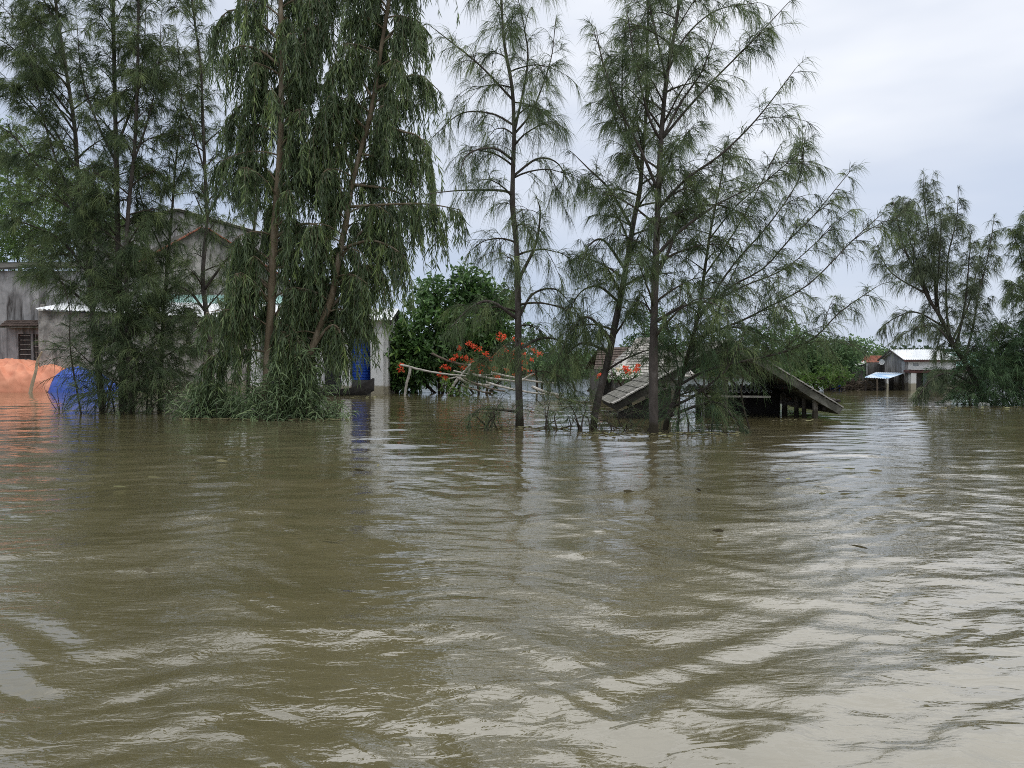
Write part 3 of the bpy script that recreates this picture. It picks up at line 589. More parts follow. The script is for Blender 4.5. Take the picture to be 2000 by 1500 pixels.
# straw stack covered with two tarpaulins, and the bent stick leaning on it
def tarps():
    def dome(cx, cy, rx, ry, Hh, n, seed, extra=None, pw=.62):
        xs = np.linspace(-1.02, 1.02, n); X, Yy = np.meshgrid(xs, xs); r = np.sqrt(X ** 2 + Yy ** 2)
        hgt = np.clip(1 - r ** 2.2, 0, 1) ** pw * Hh
        if extra is not None: hgt = extra(X, Yy, hgt)
        Zz = np.zeros_like(X)
        for i in range(n):
            for j in range(n):
                an_ = math.atan2(Yy[i, j], X[i, j]); fold = (1 - abs(mnoise.noise(Vector((math.cos(an_) * 3.2 + seed, math.sin(an_) * 3.2, r[i, j] * .9)))) * 2.6) * .3 * r[i, j]
                p = Vector((X[i, j] * rx * .9 + seed, Yy[i, j] * ry * .9, 0)); Zz[i, j] = hgt[i, j] + (fold + .11 * (1 - abs(mnoise.noise(p * .8)) * 2.2) + .07 * (1 - abs(mnoise.noise(p * 1.7 + Vector((3, 1, 0)))) * 2)) * min(1, hgt[i, j] * 1.2)
        rc = np.random.default_rng(seed); cr = np.zeros_like(X)      # stiff creases running down from the crest
        for _ in range(14):
            sx, sy, a0 = rc.uniform(-.7, .7), rc.uniform(-.3, .2), rc.uniform(math.pi, 2 * math.pi); lx = rc.uniform(.35, .9); dx, dy = math.cos(a0), math.sin(a0)
            uu = (X - sx) * dx + (Yy - sy) * dy; vv = -(X - sx) * dy + (Yy - sy) * dx + .05 * np.sin(uu * 7 + a0); wd = rc.uniform(.05, .11)
            cr += rc.uniform(.1, .2) * np.maximum(0, 1 - np.abs(vv) / wd * np.where(vv > 0, 1, .45)) * np.clip(uu * 6, 0, 1) * np.clip((lx - uu) * 4, 0, 1)
        cr = cr * np.minimum(1, hgt * 2); Zz = Zz + cr * .35; nx, ny = X / (r + .1), Yy / (r + .1)
        Zz = Zz - .35 * np.clip(r - .93, 0, 1) * 6
        v = np.stack([cx + X * rx + nx * cr, cy + Yy * ry + ny * cr, Zz - .12], -1); i = np.arange(n * n).reshape(n, n)
        return G().add(v, [np.stack([i[:-1, :-1], i[:-1, 1:], i[1:, 1:], i[1:, :-1]], -1).reshape(-1, 4)])
    Y = 47.2; sc = Y / F
    ex = lambda X, Yy, h: h * (1 - .11 * np.exp(-((X - .38) / .07) ** 2)) * (1 - .10 * np.clip(X, 0, 1)) 
    c = P(35, 765, Y); g = dome(c[0], c[1], 132 * sc, 2.6, 1.95, 190, 3, ex)
    solo(g, 'orange_tarpaulin', M['tarp_orange'], 'orange tarpaulin over the straw stack in front of grey wall', 'tarpaulin', c * [1, 1, 0], smooth=True)
    c = P(168, 765, Y - .7); g = dome(c[0], c[1], 66 * sc, 2.0, 1.5, 170, 9, lambda X, Yy, h: h * (1 - .5 * np.clip(X + .2, 0, 2)), .85)
    solo(g, 'blue_tarpaulin', M['tarp_blue'], 'bright blue tarpaulin beside the orange one, behind the casuarinas', 'tarpaulin', c * [1, 1, 0], smooth=True)
    y = 44.2; pts = spline([P(57, 768, y) - [0, 0, .3], P(63, 750, y), P(70, 725, y), P(73, 705, y), P(82, 687, y)], 16)
    g = G().tubes(pts, np.linspace(.11, .055, 16), 8); solo(g, 'bent_stick', M['stick'], 'pale bent stick standing in front of the orange tarpaulin', 'stick', pts[0] * [1, 1, 0])
tarps()

# fallen bamboo frame in front of the flowering bush
def poles():
    grp = 'bamboo poles of the collapsed frame'
    L = [((783, 713), (908, 738), 41, 40, .055, 'long grey bamboo pole sloping down from the leaning upright', 1),
         ((803, 715), (788, 776), 40.8, 40.8, .075, 'short upright pole leaning left, nearest the white pillar', 0),
         ((843, 690), (916, 712), 42, 41.6, .06, 'dark pole sloping high across the red flowers', 2),
         ((917, 710), (913, 728), 41, 41, .075, 'stubby forked post sticking up in the middle of the pile', 0),
         ((913, 727), (1010, 745), 41, 40, .06, 'pale pole running right from the forked post', 0),
         ((886, 724), (960, 731), 41.3, 41, .045, 'thin pale pole behind the forked post', 0),
         ((893, 737), (958, 755), 40.5, 40.2, .075, 'thick pale pole with broken end in the pile', 0),
         ((905, 738), (985, 762), 40.4, 39.6, .05, 'brown pole lying across the front of the pile', 2),
         ((894, 741), (872, 776), 40.3, 40.3, .07, 'leaning prop holding up the left of the pile', 0),
         ((918, 712), (893, 744), 40.8, 40.6, .055, 'slanting pole crossing behind the forked post', 0),
         ((876, 741), (900, 734), 40.6, 40.5, .04, 'short stub poking left out of the pile', 1),
         ((950, 747), (1090, 772), 39.5, 36, .055, 'long grey pole reaching right towards the tall tree', 1),
         ((900, 752), (960, 768), 40, 39.6, .045, 'low curved brown stick just above the water', 2),
         ((960, 727), (1090, 746), 40, 38, .05, 'slim pole behind the trunk of the middle tree', 1),
         ((1020, 743), (1044, 731), 38, 38, .05, 'short pole angled up right of the middle tree', 0),
         ((1040, 756), (1100, 770), 36, 35, .07, 'bent pale branch lying by the middle tree', 0),
         ((1085, 775), (1165, 787), 33, 32, .05, 'dark half sunken pole between the two trunks', 2)]
    for i, (a, b, ya, yb, r, lab, mt) in enumerate(L):
        p, q = P(*a, ya), P(*b, yb); k = 14; pts = p + (q - p) * np.linspace(0, 1, k)[:, None] + np.cumsum(rb.normal(0, .012, (k, 3)), 0) + DOWN * .1 * (np.sin(np.linspace(0, math.pi, k)))[:, None] * (1 if b[0] - a[0] > 40 else 0)
        r *= 1.05; rr = np.linspace(r, r * .75, k) * (1 + .12 * (np.arange(k) % 2))
        pts = np.vstack([pts, pts[-1:] + (pts[-1:] - pts[-2:-1]) * .2]); rr = np.append(rr, r * .55)
        if i in (1, 8): pts = np.vstack([pts, pts[-1:] + (pts[-1:] - pts[-2:-1]) * 4]); rr = np.append(rr, r * .5)
        solo(G().tubes(pts, rr, 7), 'bamboo_pole', M[('wood_grey', 'wood_grey', 'wood_brown')[mt]], lab, 'pole', (p + q) / 2 * [1, 1, 0], grp)
    # log jammed at the hut's right eave
    p, q = P(1612, 777, 24), P(1640, 784, 23.4); k = 8; pts = p + (q - p) * np.linspace(0, 1, k)[:, None] + rb.normal(0, .012, (k, 3))
    g = G().tubes(pts, np.array([.05, .05, .06, .05, .055, .05, .06, .045]), 7)
    solo(g, 'broken_branch', M['wood_dark'], 'dark broken branch jutting out behind the right eave of the hut', 'branch', p * [1, 1, 0])
    # brushwood heap by the far shed
    g = G(); rg = np.random.default_rng(8); c = P(1672, 752, 49.6)
    for i in range(90):
        s = c + rg.normal(0, 1, 3) * [.75, .4, .18]; s[2] = max(.02, s[2] - .05); d = nrm(rg.normal(0, 1, 3) * [1, .4, .38]); l = rg.uniform(.6, 1.6)
        g.tubes(np.array([s - d * l / 2, s + rg.normal(0, .05, 3), s + d * l / 2]), np.array([.028, .022, .008]) * rg.uniform(.7, 1.5), 4)
    solo(g, 'brushwood_heap', M['wood_brown'], 'heap of bare brown branches beside the far blue-roofed shed', 'brushwood', c * [1, 1, 0])
poles()
# ------------------------------------------------------------------ trees and plants
def twigs_on(limbs, rng, dens, tl, el_mix=.7, start=.18, upb=.1, taper=.55):
    B, D, L = [], [], []
    for pts, r in limbs:
        seg = np.linalg.norm(np.diff(pts, axis=0), axis=1); s = np.concatenate([[0], np.cumsum(seg)]); tot = s[-1]
        n = max(3, int(tot * dens)); u = np.sort(rng.uniform(start, 1, n)); u[-1] = .995
        pos = np.stack([np.interp(u * tot, s, pts[:, k]) for k in range(3)], -1); tan = nrm(np.stack([np.interp(u * tot, s, np.gradient(pts[:, k], s)) for k in range(3)], -1))
        rv = rng.normal(size=(n, 3)); rv -= (rv * tan).sum(1, keepdims=True) * tan; rv = nrm(rv)
        d = nrm(tan * el_mix + rv * .8 + UP * upb); d[-1] = tan[-1]
        B.append(pos); D.append(d); L.append(tl * rng.uniform(.45, 1.15, n) * (1.15 - taper * u) * min(1.0, .45 + tot / 3.2))
    return np.vstack(B), np.vstack(D), np.concatenate(L)
def curves(B, D, L, droop, K=5):
    t = np.linspace(0, 1, K)[None, :, None]; return B[:, None] + D[:, None] * L[:, None, None] * t + DOWN * (np.asarray(droop).reshape(-1, 1, 1) * L[:, None, None]) * t * t
def needles_on(g, C, rng, per, nl, nw, droop, tint, mat=0, spread=.36, down=.2):
    # tufts of hanging needles along each twig curve C (N,K,3)
    N_, K = C.shape[:2]; cnt = np.maximum(2, (per * rng.uniform(.5, 1.5, N_))).astype(int); own = np.repeat(np.arange(N_), cnt); m = len(own)
    u = rng.uniform(.08, 1, m) * (K - 1); i = np.minimum(u.astype(int), K - 2); f = (u - i)[:, None]
    pos = C[own, i] * (1 - f) + C[own, i + 1] * f; tan = nrm(C[own, i + 1] - C[own, i])
    d = nrm(tan * .8 + rng.normal(size=(m, 3)) * spread + DOWN * down)
    g.blades(pos, d, nl * rng.uniform(.6, 1.25, m), nw * rng.uniform(.7, 1.3, m), droop * rng.uniform(.5, 1.5, m), np.clip(tint[own] + rng.normal(0, .1, m), 0, 1), (1, .85, 0), mat, rng)
def px_trunk(tr, Y):
    tr = [(a[0], a[1], a[2] if len(a) > 2 else 0) for a in tr]; return np.array([P(a, b, Y + c) for a, b, c in tr])
def casuarina(label, tr, r0, limbs_px=(), n=40, length=2.0, el=(25, 55), tr_rng=(.2, 1), dens=9, tl=.75, per=26, nl=.24, nw=.0078, droop=.45, sag=.25, seed=1, prof=None,
              name='casuarina_tree', group=None, nmat='needle', Y=None, top_r=.15, sub=3, tw_up=.1, azbias=None, taper=.55):
    rng = np.random.default_rng(seed)
    if Y is None: Y = YD(tr[0][1])
    base = P(tr[0][0], tr[0][1], Y); tp = px_trunk(tr, Y); tp[0] = base
    pts = spline(np.vstack([base + [0, 0, -1.2], tp]), 40); seg = np.concatenate([[0], np.cumsum(np.linalg.norm(np.diff(pts, axis=0), axis=1))]); u = seg / seg[-1]
    rad = r0 * (1 - (1 - top_r) * u ** .9); rad = rad * (1 + .05 * rng.normal(size=40)); rad[:5] *= np.linspace(1.25, 1, 5)
    T = thing(name, label, 'tree', base * [1, 1, 0], group)
    at = lambda s: np.array([np.interp(s, u, pts[:, k]) for k in range(3)])
    tg = G(); tg.tubes(pts, rad, 10)
    limbs = [(pts[int(40 * .55):], rad)]
    for lp, dY in limbs_px:                       # limbs seen in the photograph, each with its own run in depth
        st = P(lp[0][0], lp[0][1], Y); i = np.argmin(np.abs(pts[:, 2] - st[2])); y0 = pts[i, 1]
        tt = np.linspace(0, 1, len(lp)); lpts = np.array([P(a, b, y0 + dY * s) for (a, b), s in zip(lp, tt)]); lpts[0] = pts[i]
        ls = spline(lpts, 16); Lg = np.linalg.norm(ls[-1] - ls[0]); rr = np.linspace(min(rad[i] * .62, .022 + .013 * Lg), .009, 16)
        G().tubes(ls, rr, 7).build('limb', M['bark'], T, True); limbs.append((ls, rr))
        for _ in range(int(.75 * Lg)):
            j = rng.integers(5, 14); tn = nrm(ls[j + 1] - ls[j - 1]); dd = nrm(tn + rng.normal(0, .5, 3)); l2 = Lg * rng.uniform(.16, .32); t2 = np.linspace(0, 1, 6)[:, None]
            q = ls[j] + dd * l2 * t2 + DOWN * sag * l2 * t2 * t2; q[:, 2] = np.maximum(q[:, 2], .02); tg.tubes(q, np.linspace(.011, .005, 6), 4, mat=1); limbs.append((q, None))
    az = rng.uniform(0, 6.28); prof = prof or (lambda s: 1.0 - .62 * s)
    for k in range(n):
        s = tr_rng[0] + (tr_rng[1] - tr_rng[0]) * (k + rng.uniform(.1, .9)) / n; az += 2.4 + rng.normal(0, .3)
        p0 = at(s); e = math.radians(rng.uniform(*el)); Lk = length * prof(s) * rng.uniform(.6, 1.2)
        a2 = az if azbias is None else az + azbias[1] * math.sin(azbias[0] - az)
        d = np.array([math.cos(a2) * math.cos(e), math.sin(a2) * math.cos(e), math.sin(e)])
        t = np.linspace(0, 1, 9)[:, None]; ls = p0 + d * Lk * t + DOWN * sag * Lk * t * t + np.cumsum(rng.normal(0, .012 * Lk, (9, 3)), 0) * t
        ls[:, 2] = np.maximum(ls[:, 2], .02)
        rr = np.linspace(min(np.interp(s, u, rad) * .5, .012 + .012 * Lk), .006, 9); tg.tubes(ls, rr, 5, mat=1); limbs.append((ls, rr))
        if Lk > 1.1:
            for _ in range(2):
                j = rng.integers(3, 7); dd = nrm(d + rng.normal(0, .55, 3)); l2 = Lk * rng.uniform(.3, .5); t2 = np.linspace(0, 1, 6)[:, None]
                q = ls[j] + dd * l2 * t2 + DOWN * sag * l2 * t2 * t2; q[:, 2] = np.maximum(q[:, 2], .02); tg.tubes(q, np.linspace(.011, .005, 6), 4, mat=1); limbs.append((q, None))
    tg.build('trunk', [M['bark'], M['twig']], T, True)
    B, D, L = twigs_on(limbs, rng, dens, tl, upb=tw_up, taper=taper)
    tw = curves(B, D, L, rng.uniform(.15, .55, len(L))); tw[..., 2] = np.maximum(tw[..., 2], -.05)
    # side twigs
    own = np.repeat(np.arange(len(B)), sub); ui = rng.integers(1, 4, len(own)); sb = tw[own, ui]; stn = nrm(tw[own, ui + 1] - tw[own, ui])
    sdv = nrm(stn * .7 + rng.normal(size=(len(own), 3)) * .55); sl = L[own] * rng.uniform(.3, .6, len(own)); st = curves(sb, sdv, sl, rng.uniform(.2, .7, len(own)), 4)
    g = G(); g.tubes(tw, np.broadcast_to(np.linspace(.007, .003, 5), tw.shape[:2]), 3, mat=1, cap=False); g.tubes(st, np.broadcast_to(np.linspace(.004, .002, 4), st.shape[:2]), 3, mat=1, cap=False)
    tint = np.clip(rng.normal(.52, .26, len(B)) , 0, 1)
    needles_on(g, tw, rng, per, nl, nw, droop, tint); needles_on(g, st, rng, per * .5, nl * .85, nw, droop, np.clip(tint[own] + .05, 0, 1))
    g.build('crown', [M[nmat], M['twig']], T); return T
def spray(label, name, cat, Y, lobes, rng, n=260, tl=.7, per=26, nl=.22, nw=.01, nmat='needle_bush', droop=.4, up=.5, group=None, stems=7):
    # a thicket: shoots rising from the water and needle tufts through the volume of its lobes (px, py, rx, ry in photo pixels, depth radius)
    k = Y / F; c0 = P(np.mean([l[0] for l in lobes]), 780, Y) * [1, 1, 0]; T = thing(name, label, cat, c0, group); B, D, L = [], [], []; sg = G()
    for (x, y, rx, ry, rz) in lobes:
        c = P(x, y, Y); m = int(n * rx * ry / 2500) + 6; v = nrm(rng.normal(size=(m, 3))) * (rng.uniform(0, 1, (m, 1)) ** .45) * [rx * k, rz, ry * k]
        p = c + v; p[:, 2] = np.maximum(p[:, 2], .03); d = nrm(v / np.array([rx * k, rz, ry * k]) + UP * up + rng.normal(0, .4, (m, 3)))
        B.append(p); D.append(d); L.append(tl * rng.uniform(.5, 1.2, m))
        for _ in range(stems):
            b = np.array([c[0] + rng.normal(0, rx * k * .35), Y + rng.normal(0, rz * .3), -.4]); e = c + rng.normal(0, .45, 3) * [rx * k, rz, ry * k]; e[2] = max(e[2], .15)
            sg.tubes(spline([b, b + (e - b) * [.3, .3, .5] + rng.normal(0, .12, 3) * [1, 1, 0], b + (e - b) * [.7, .7, .8] + rng.normal(0, .1, 3), e], 10), np.linspace(.03, .008, 10), 5)
    B, D, L = np.vstack(B), np.vstack(D), np.concatenate(L); tw = curves(B, D, L, rng.uniform(.1, .5, len(L))); tw[..., 2] = np.maximum(tw[..., 2], -.03)
    sg.build('stems', M['twig'], T)
    g = G(); g.tubes(tw, np.broadcast_to(np.linspace(.006, .003, 5), tw.shape[:2]), 3, mat=1, cap=False)
    needles_on(g, tw, rng, per, nl, nw, droop, np.clip(rng.normal(.45, .22, len(B)), 0, 1)); g.build('foliage', [M[nmat], M['twig']], T); return T

# --- the two tall ones standing clear in the middle, and their neighbours
casuarina('tall slim casuarina in the centre, trunk nearly straight, drooping open branches', [(1015, 832), (1012, 700), (1012, 600), (1008, 470), (1001, 400), (1003, 300), (1004, 250), (1000, 170), (985, 85), (979, 0), (972, -90), (969, -170)], .12,
          [([(1000, 185), (940, 130), (885, 85), (840, 50)], -.8), ([(1000, 235), (960, 222), (900, 222), (845, 268)], .6), ([(1003, 390), (975, 372), (900, 372), (840, 378)], -.5), ([(1002, 262), (1040, 215), (1075, 120), (1085, 40)], .9),
           ([(1006, 265), (1030, 130), (1025, 60), (1010, -10)], -1.2), ([(1003, 310), (965, 290), (915, 300), (895, 345)], -1), ([(1004, 350), (1050, 310), (1090, 320), (1115, 370)], .7), ([(1013, 610), (1040, 575), (1085, 565), (1120, 600)], .5), ([(1012, 545), (1045, 480), (1055, 420), (1050, 390)], -.9),
           ([(1013, 620), (960, 590), (920, 600), (880, 640)], -1.4), ([(1014, 700), (1060, 660), (1100, 670), (1130, 710)], .8), ([(1015, 815), (970, 800), (935, 800), (915, 825)], -.6)],
          n=30, length=1.9, el=(10, 45), tr_rng=(.16, .97), dens=5.6, tl=.75, per=17, nl=.42, nw=.008, droop=.6, sag=.5, sub=2, seed=21, prof=lambda s: .75 + .35 * math.sin(s * 3.1) - .35 * s)
casuarina('tallest casuarina right of centre with reddish grey straight trunk', [(1277, 848), (1276, 760), (1277, 640), (1281, 500), (1285, 400), (1290, 290), (1297, 200), (1304, 140), (1318, 60), (1327, 0), (1338, -90), (1345, -190)], .125,
          [([(1292, 275), (1340, 215), (1400, 150), (1470, 80), (1540, 5)], .7), ([(1287, 415), (1340, 350), (1410, 300), (1480, 230), (1553, 135)], -.6), ([(1304, 130), (1340, 70), (1400, 20), (1480, 5)], 1.0), ([(1292, 285), (1268, 230), (1240, 120), (1225, 20)], -.8),
           ([(1284, 380), (1250, 290), (1200, 190), (1160, 60)], -.7), ([(1290, 290), (1330, 200), (1370, 140), (1400, 60)], -.9), ([(1286, 440), (1340, 410), (1400, 400), (1460, 420)], .9), ([(1278, 560), (1310, 480), (1330, 400), (1345, 350)], .8), ([(1280, 520), (1330, 450), (1400, 400), (1480, 360)], -1.0),
           ([(1277, 640), (1330, 600), (1380, 590), (1430, 610)], -.8), ([(1303, 150), (1280, 60), (1262, -20), (1250, -110)], .6)],
          n=38, length=2.0, el=(30, 62), tr_rng=(.25, .98), dens=6.4, tl=.75, per=17, nl=.34, nw=.0078, droop=.5, sub=2, sag=.3, seed=33, prof=lambda s: .7 + .4 * math.sin(s * 3.1) - .35 * s)
casuarina('leaning casuarina just left of the tallest one, dark bent trunk', [(1159, 836), (1168, 780), (1185, 715), (1200, 640), (1217, 555), (1238, 430), (1250, 370), (1255, 300), (1262, 220), (1264, 110), (1266, 0), (1266, -70)], .115,
          [([(1250, 340), (1220, 240), (1215, 150), (1222, 40)], -.7), ([(1252, 330), (1200, 230), (1180, 140), (1165, 60)], .7), ([(1235, 440), (1190, 370), (1150, 330), (1120, 300)], .7), ([(1225, 520), (1180, 470), (1150, 480), (1135, 520)], -.8), ([(1195, 660), (1150, 620), (1120, 640), (1090, 700)], -.6), ([(1213, 580), (1170, 560), (1135, 570), (1110, 610)], .6), ([(1190, 690), (1140, 670), (1110, 690), (1080, 740)], .9)],
          n=38, length=1.8, el=(20, 60), tr_rng=(.2, .98), dens=6.6, tl=.7, per=19, nl=.36, nw=.0078, droop=.55, sub=2, sag=.3, seed=47, prof=lambda s: .85 + .3 * math.sin(s * 3.1) - .3 * s)
casuarina('spreading many-limbed casuarina over the hut, long limbs reaching right', [(1298, 844), (1325, 760), (1358, 640), (1368, 590), (1376, 530), (1388, 450), (1398, 400), (1410, 340), (1415, 290)], .085,
          [([(1362, 620), (1420, 565), (1490, 525), (1540, 470), (1590, 420), (1660, 335)], -.9), ([(1350, 660), (1440, 630), (1500, 600), (1580, 555), (1665, 470), (1720, 420)], -.4), ([(1330, 745), (1390, 720), (1522, 690), (1590, 660), (1640, 610), (1712, 560)], -1.3), ([(1374, 545), (1430, 460), (1470, 390), (1500, 330), (1520, 290)], .5),
           ([(1360, 620), (1430, 520), (1500, 440), (1560, 350), (1572, 268)], .4), ([(1385, 470), (1440, 400), (1500, 350), (1560, 300)], -1.0), ([(1366, 600), (1450, 560), (1540, 520), (1640, 430)], .9), ([(1350, 660), (1420, 640), (1480, 650), (1540, 680)], .6), ([(1345, 690), (1390, 640), (1420, 560), (1450, 500)], 1.2), ([(1310, 800), (1360, 770), (1420, 720), (1450, 660)], -1.6), ([(1305, 820), (1370, 790), (1410, 790), (1445, 835)], -.9)],
          n=30, length=1.9, el=(15, 60), tr_rng=(.25, .98), dens=8.5, tl=.75, per=17, nl=.32, nw=.0078, droop=.5, sub=2, sag=.25, seed=58, Y=18.6)
# --- slender clump on the left
gl = 'slender casuarinas of the left clump'
kw = dict(name='casuarina_tree', group=gl, nw=.0108, nl=.38, per=20, tl=.85, droop=.45, sag=.25, dens=6.2, el=(25, 62), tw_up=.2)
casuarina('leftmost casuarina of the left clump, its trunk leaning out above blue tarpaulin', [(200, 804), (190, 700), (178, 580), (168, 450), (152, 340), (146, 250), (128, 130), (112, 30), (98, -120), (80, -420)], .12,
          [([(155, 350), (110, 260), (60, 200), (10, 150)], -.8), ([(165, 430), (110, 380), (50, 330), (0, 310)], .8), ([(172, 520), (120, 470), (60, 440), (0, 420)], -.9), ([(148, 260), (90, 170), (60, 90), (40, 0)], 1), ([(180, 600), (130, 560), (90, 530), (50, 525)], .6), ([(160, 420), (120, 340), (80, 210), (70, 90)], -1.3), ([(128, 130), (80, 50), (30, -20)], .7), ([(143, 230), (80, 150), (20, 90), (-40, 60)], -.5), ([(160, 400), (80, 330), (20, 260), (-40, 230)], .4), ([(118, 60), (70, -30), (20, -110)], -.7), ([(134, 160), (80, 110), (30, 40), (-20, -10)], .2), ([(150, 330), (90, 250), (30, 180), (-30, 150)], -.2)],
          n=52, length=2.7, tr_rng=(.2, .98), seed=61, Y=26, azbias=(math.pi, .45), **kw)
casuarina('straight dark casuarina in the thick of the left clump', [(240, 804), (238, 700), (232, 560), (229, 420), (227, 300), (224, 180), (222, 60), (219, -90), (214, -420)], .13,
          [([(228, 310), (190, 240), (160, 150), (150, 40)], -.8), ([(228, 300), (260, 200), (280, 110), (285, 10)], .7), ([(232, 520), (190, 470), (150, 420), (130, 360)], 1)], n=50, length=2.4, tr_rng=(.2, .98), seed=62, Y=25.6, **kw)
casuarina('close-set thin casuarina touching the straight dark one on its right', [(258, 805), (252, 700), (247, 560), (250, 420), (262, 300), (268, 180), (270, 40), (272, -120), (276, -360)], .1,
          [([(262, 330), (290, 230), (310, 130), (315, 30)], .6)], n=52, length=2.0, tr_rng=(.14, .98), seed=63, Y=25.1, **kw)
casuarina('forked thin casuarina before the grey gable, between dense and bare trunks', [(312, 803), (316, 700), (319, 610), (326, 530), (337, 400), (343, 320), (354, 220), (352, 140), (345, 70)], .085,
          [([(340, 380), (370, 290), (385, 210), (385, 130)], .5), ([(330, 500), (290, 430), (270, 360), (280, 280)], -.6)], n=44, length=1.7, tr_rng=(.14, .98), seed=64, Y=26.4, **kw)
kw2 = dict(kw); kw2.update(per=16, dens=6, nl=.36)
casuarina('bare tall casuarina in front of the metal lean-to roof', [(412, 800), (412, 715), (404, 620), (396, 540), (404, 430), (400, 330), (396, 230), (392, 130), (380, 40), (368, -80), (360, -190)], .105,
          [([(400, 340), (375, 250), (350, 180), (320, 110)], -.8), ([(382, 40), (350, 0), (320, -30), (300, -50)], .5), ([(403, 420), (440, 360), (470, 330), (500, 340)], .7), ([(405, 560), (440, 510), (470, 480), (500, 490)], -.8), ([(406, 620), (370, 570), (340, 560), (310, 580)], .6)], n=36, length=1.7, tr_rng=(.12, .98), seed=65, Y=25.8, prof=lambda s: 1.1 - .6 * s, **kw2)
casuarina('dark spindly casuarina half hidden behind the eucalyptus trunk', [(484, 800), (488, 640), (494, 480), (502, 380), (510, 310), (517, 240), (520, 150), (522, 60), (524, -60)], .08, [], n=34, length=1.8, tr_rng=(.14, .98), seed=66, Y=27.5, **kw2)
# --- low skirts standing in the water
R = np.random.default_rng(77)
spray('dark casuarina thicket at the foot of the left clump', 'casuarina_thicket', 'bush', 25.2, [(250, 750, 90, 56, 1.5), (190, 690, 60, 60, 1.3), (300, 690, 70, 80, 1.4), (205, 775, 50, 32, 1.2), (320, 775, 50, 30, 1.2), (250, 610, 80, 60, 1.4), (150, 545, 70, 44, 1.3)], R, n=112, tl=.8, per=23, nl=.36, nw=.0105, nmat='needle', stems=2)
gs = 'twiggy shoots in the water around the central trunks'
for lab, lobe, seed in (('sparse twiggy shoots in the water just left of the central trunk', (958, 803, 46, 28, .7), 1), ('low bare shoots in the water just right of the central trunk', (1075, 800, 52, 28, .7), 2), ('twiggy shoots between the leaning trunk and the tallest casuarina', (1215, 815, 40, 22, .6), 3), ('thin shoots in the water left of the leaning dark trunk', (1130, 806, 34, 24, .6), 4)):
    spray(lab, 'casuarina_shoots', 'bush', 18.6, [lobe], np.random.default_rng(seed + 70), n=44, tl=.7, per=16, nl=.32, nw=.0078, nmat='needle', droop=.6, up=.3, stems=6, group=gs)
spray('green casuarina thicket drooping in front of the drowned hut', 'casuarina_thicket', 'bush', 18.2, [(1345, 795, 50, 40, .9), (1405, 822, 30, 22, .6), (1390, 676, 100, 44, 1.2), (1500, 656, 70, 36, .9), (1330, 640, 80, 60, 1.1), (1310, 800, 40, 40, .7)], R, n=36, tl=.7, per=20, nl=.32, nw=.0078, nmat='needle_bush', droop=.55, up=.25, stems=1)
# --- right-hand group
casuarina('leaning casuarina on the right with several pointed tops', [(1925, 792), (1912, 760), (1893, 722), (1862, 672), (1838, 622), (1812, 580), (1795, 540), (1768, 490), (1755, 440), (1745, 395)], .135,
          [([(1838, 622), (1828, 560), (1816, 470), (1806, 400), (1803, 340)], .5), ([(1850, 650), (1848, 580), (1852, 500), (1868, 430), (1872, 368)], -.6), ([(1845, 640), (1790, 610), (1750, 620), (1722, 640)], .8), ([(1800, 570), (1750, 540), (1725, 510), (1710, 470)], -.8), ([(1885, 700), (1900, 640), (1912, 570), (1930, 500), (1942, 425)], .8),
           ([(1875, 690), (1830, 640), (1790, 640), (1745, 665)], -.7), ([(1910, 755), (1860, 730), (1820, 740), (1790, 780)], -.9), ([(1815, 590), (1780, 480), (1770, 420), (1776, 390)], 1.2), ([(1860, 668), (1890, 600), (1905, 540), (1910, 510)], 1.6), ([(1830, 600), (1835, 500), (1838, 440), (1836, 410)], -1.3), ([(1825, 600), (1824, 500), (1826, 430), (1822, 372)], .9), ([(1868, 680), (1884, 600), (1892, 520), (1897, 455)], -.5), ([(1812, 580), (1785, 520), (1790, 440), (1788, 405)], -.4)],
          n=20, length=1.8, el=(35, 70), tr_rng=(.3, .98), dens=10, taper=.8, tl=.8, per=14, nl=.36, nw=.012, droop=.75, sag=.3, sub=2, seed=81, nmat='needle_far', Y=31)
casuarina('casuarina cut off by the right edge of the photo', [(2040, 792), (2036, 700), (2030, 600), (2022, 500), (2012, 440), (2006, 412)], .16, [([(2030, 610), (2000, 570), (1985, 560), (1965, 590)], -.5), ([(2026, 560), (2000, 520), (1988, 480), (1975, 450)], .5), ([(2035, 690), (1990, 650), (1960, 640), (1930, 660)], .6)], n=34, length=1.8, tr_rng=(.2, .98), dens=9, taper=.9, tl=.95, per=17, nl=.36, nw=.012, droop=.5, seed=82, Y=30)
spray('dense dark green thicket at the right edge by the white foam block', 'casuarina_thicket', 'bush', 30.6, [(1955, 700, 70, 66, 2), (1905, 735, 54, 60, 2), (1990, 760, 50, 40, 2), (1885, 772, 28, 24, 1.2), (1930, 775, 60, 28, 1.8), (2060, 720, 70, 80, 2), (1975, 660, 40, 36, 1.5)], R, n=140, tl=.85, per=26, nl=.36, nw=.014, stems=3)

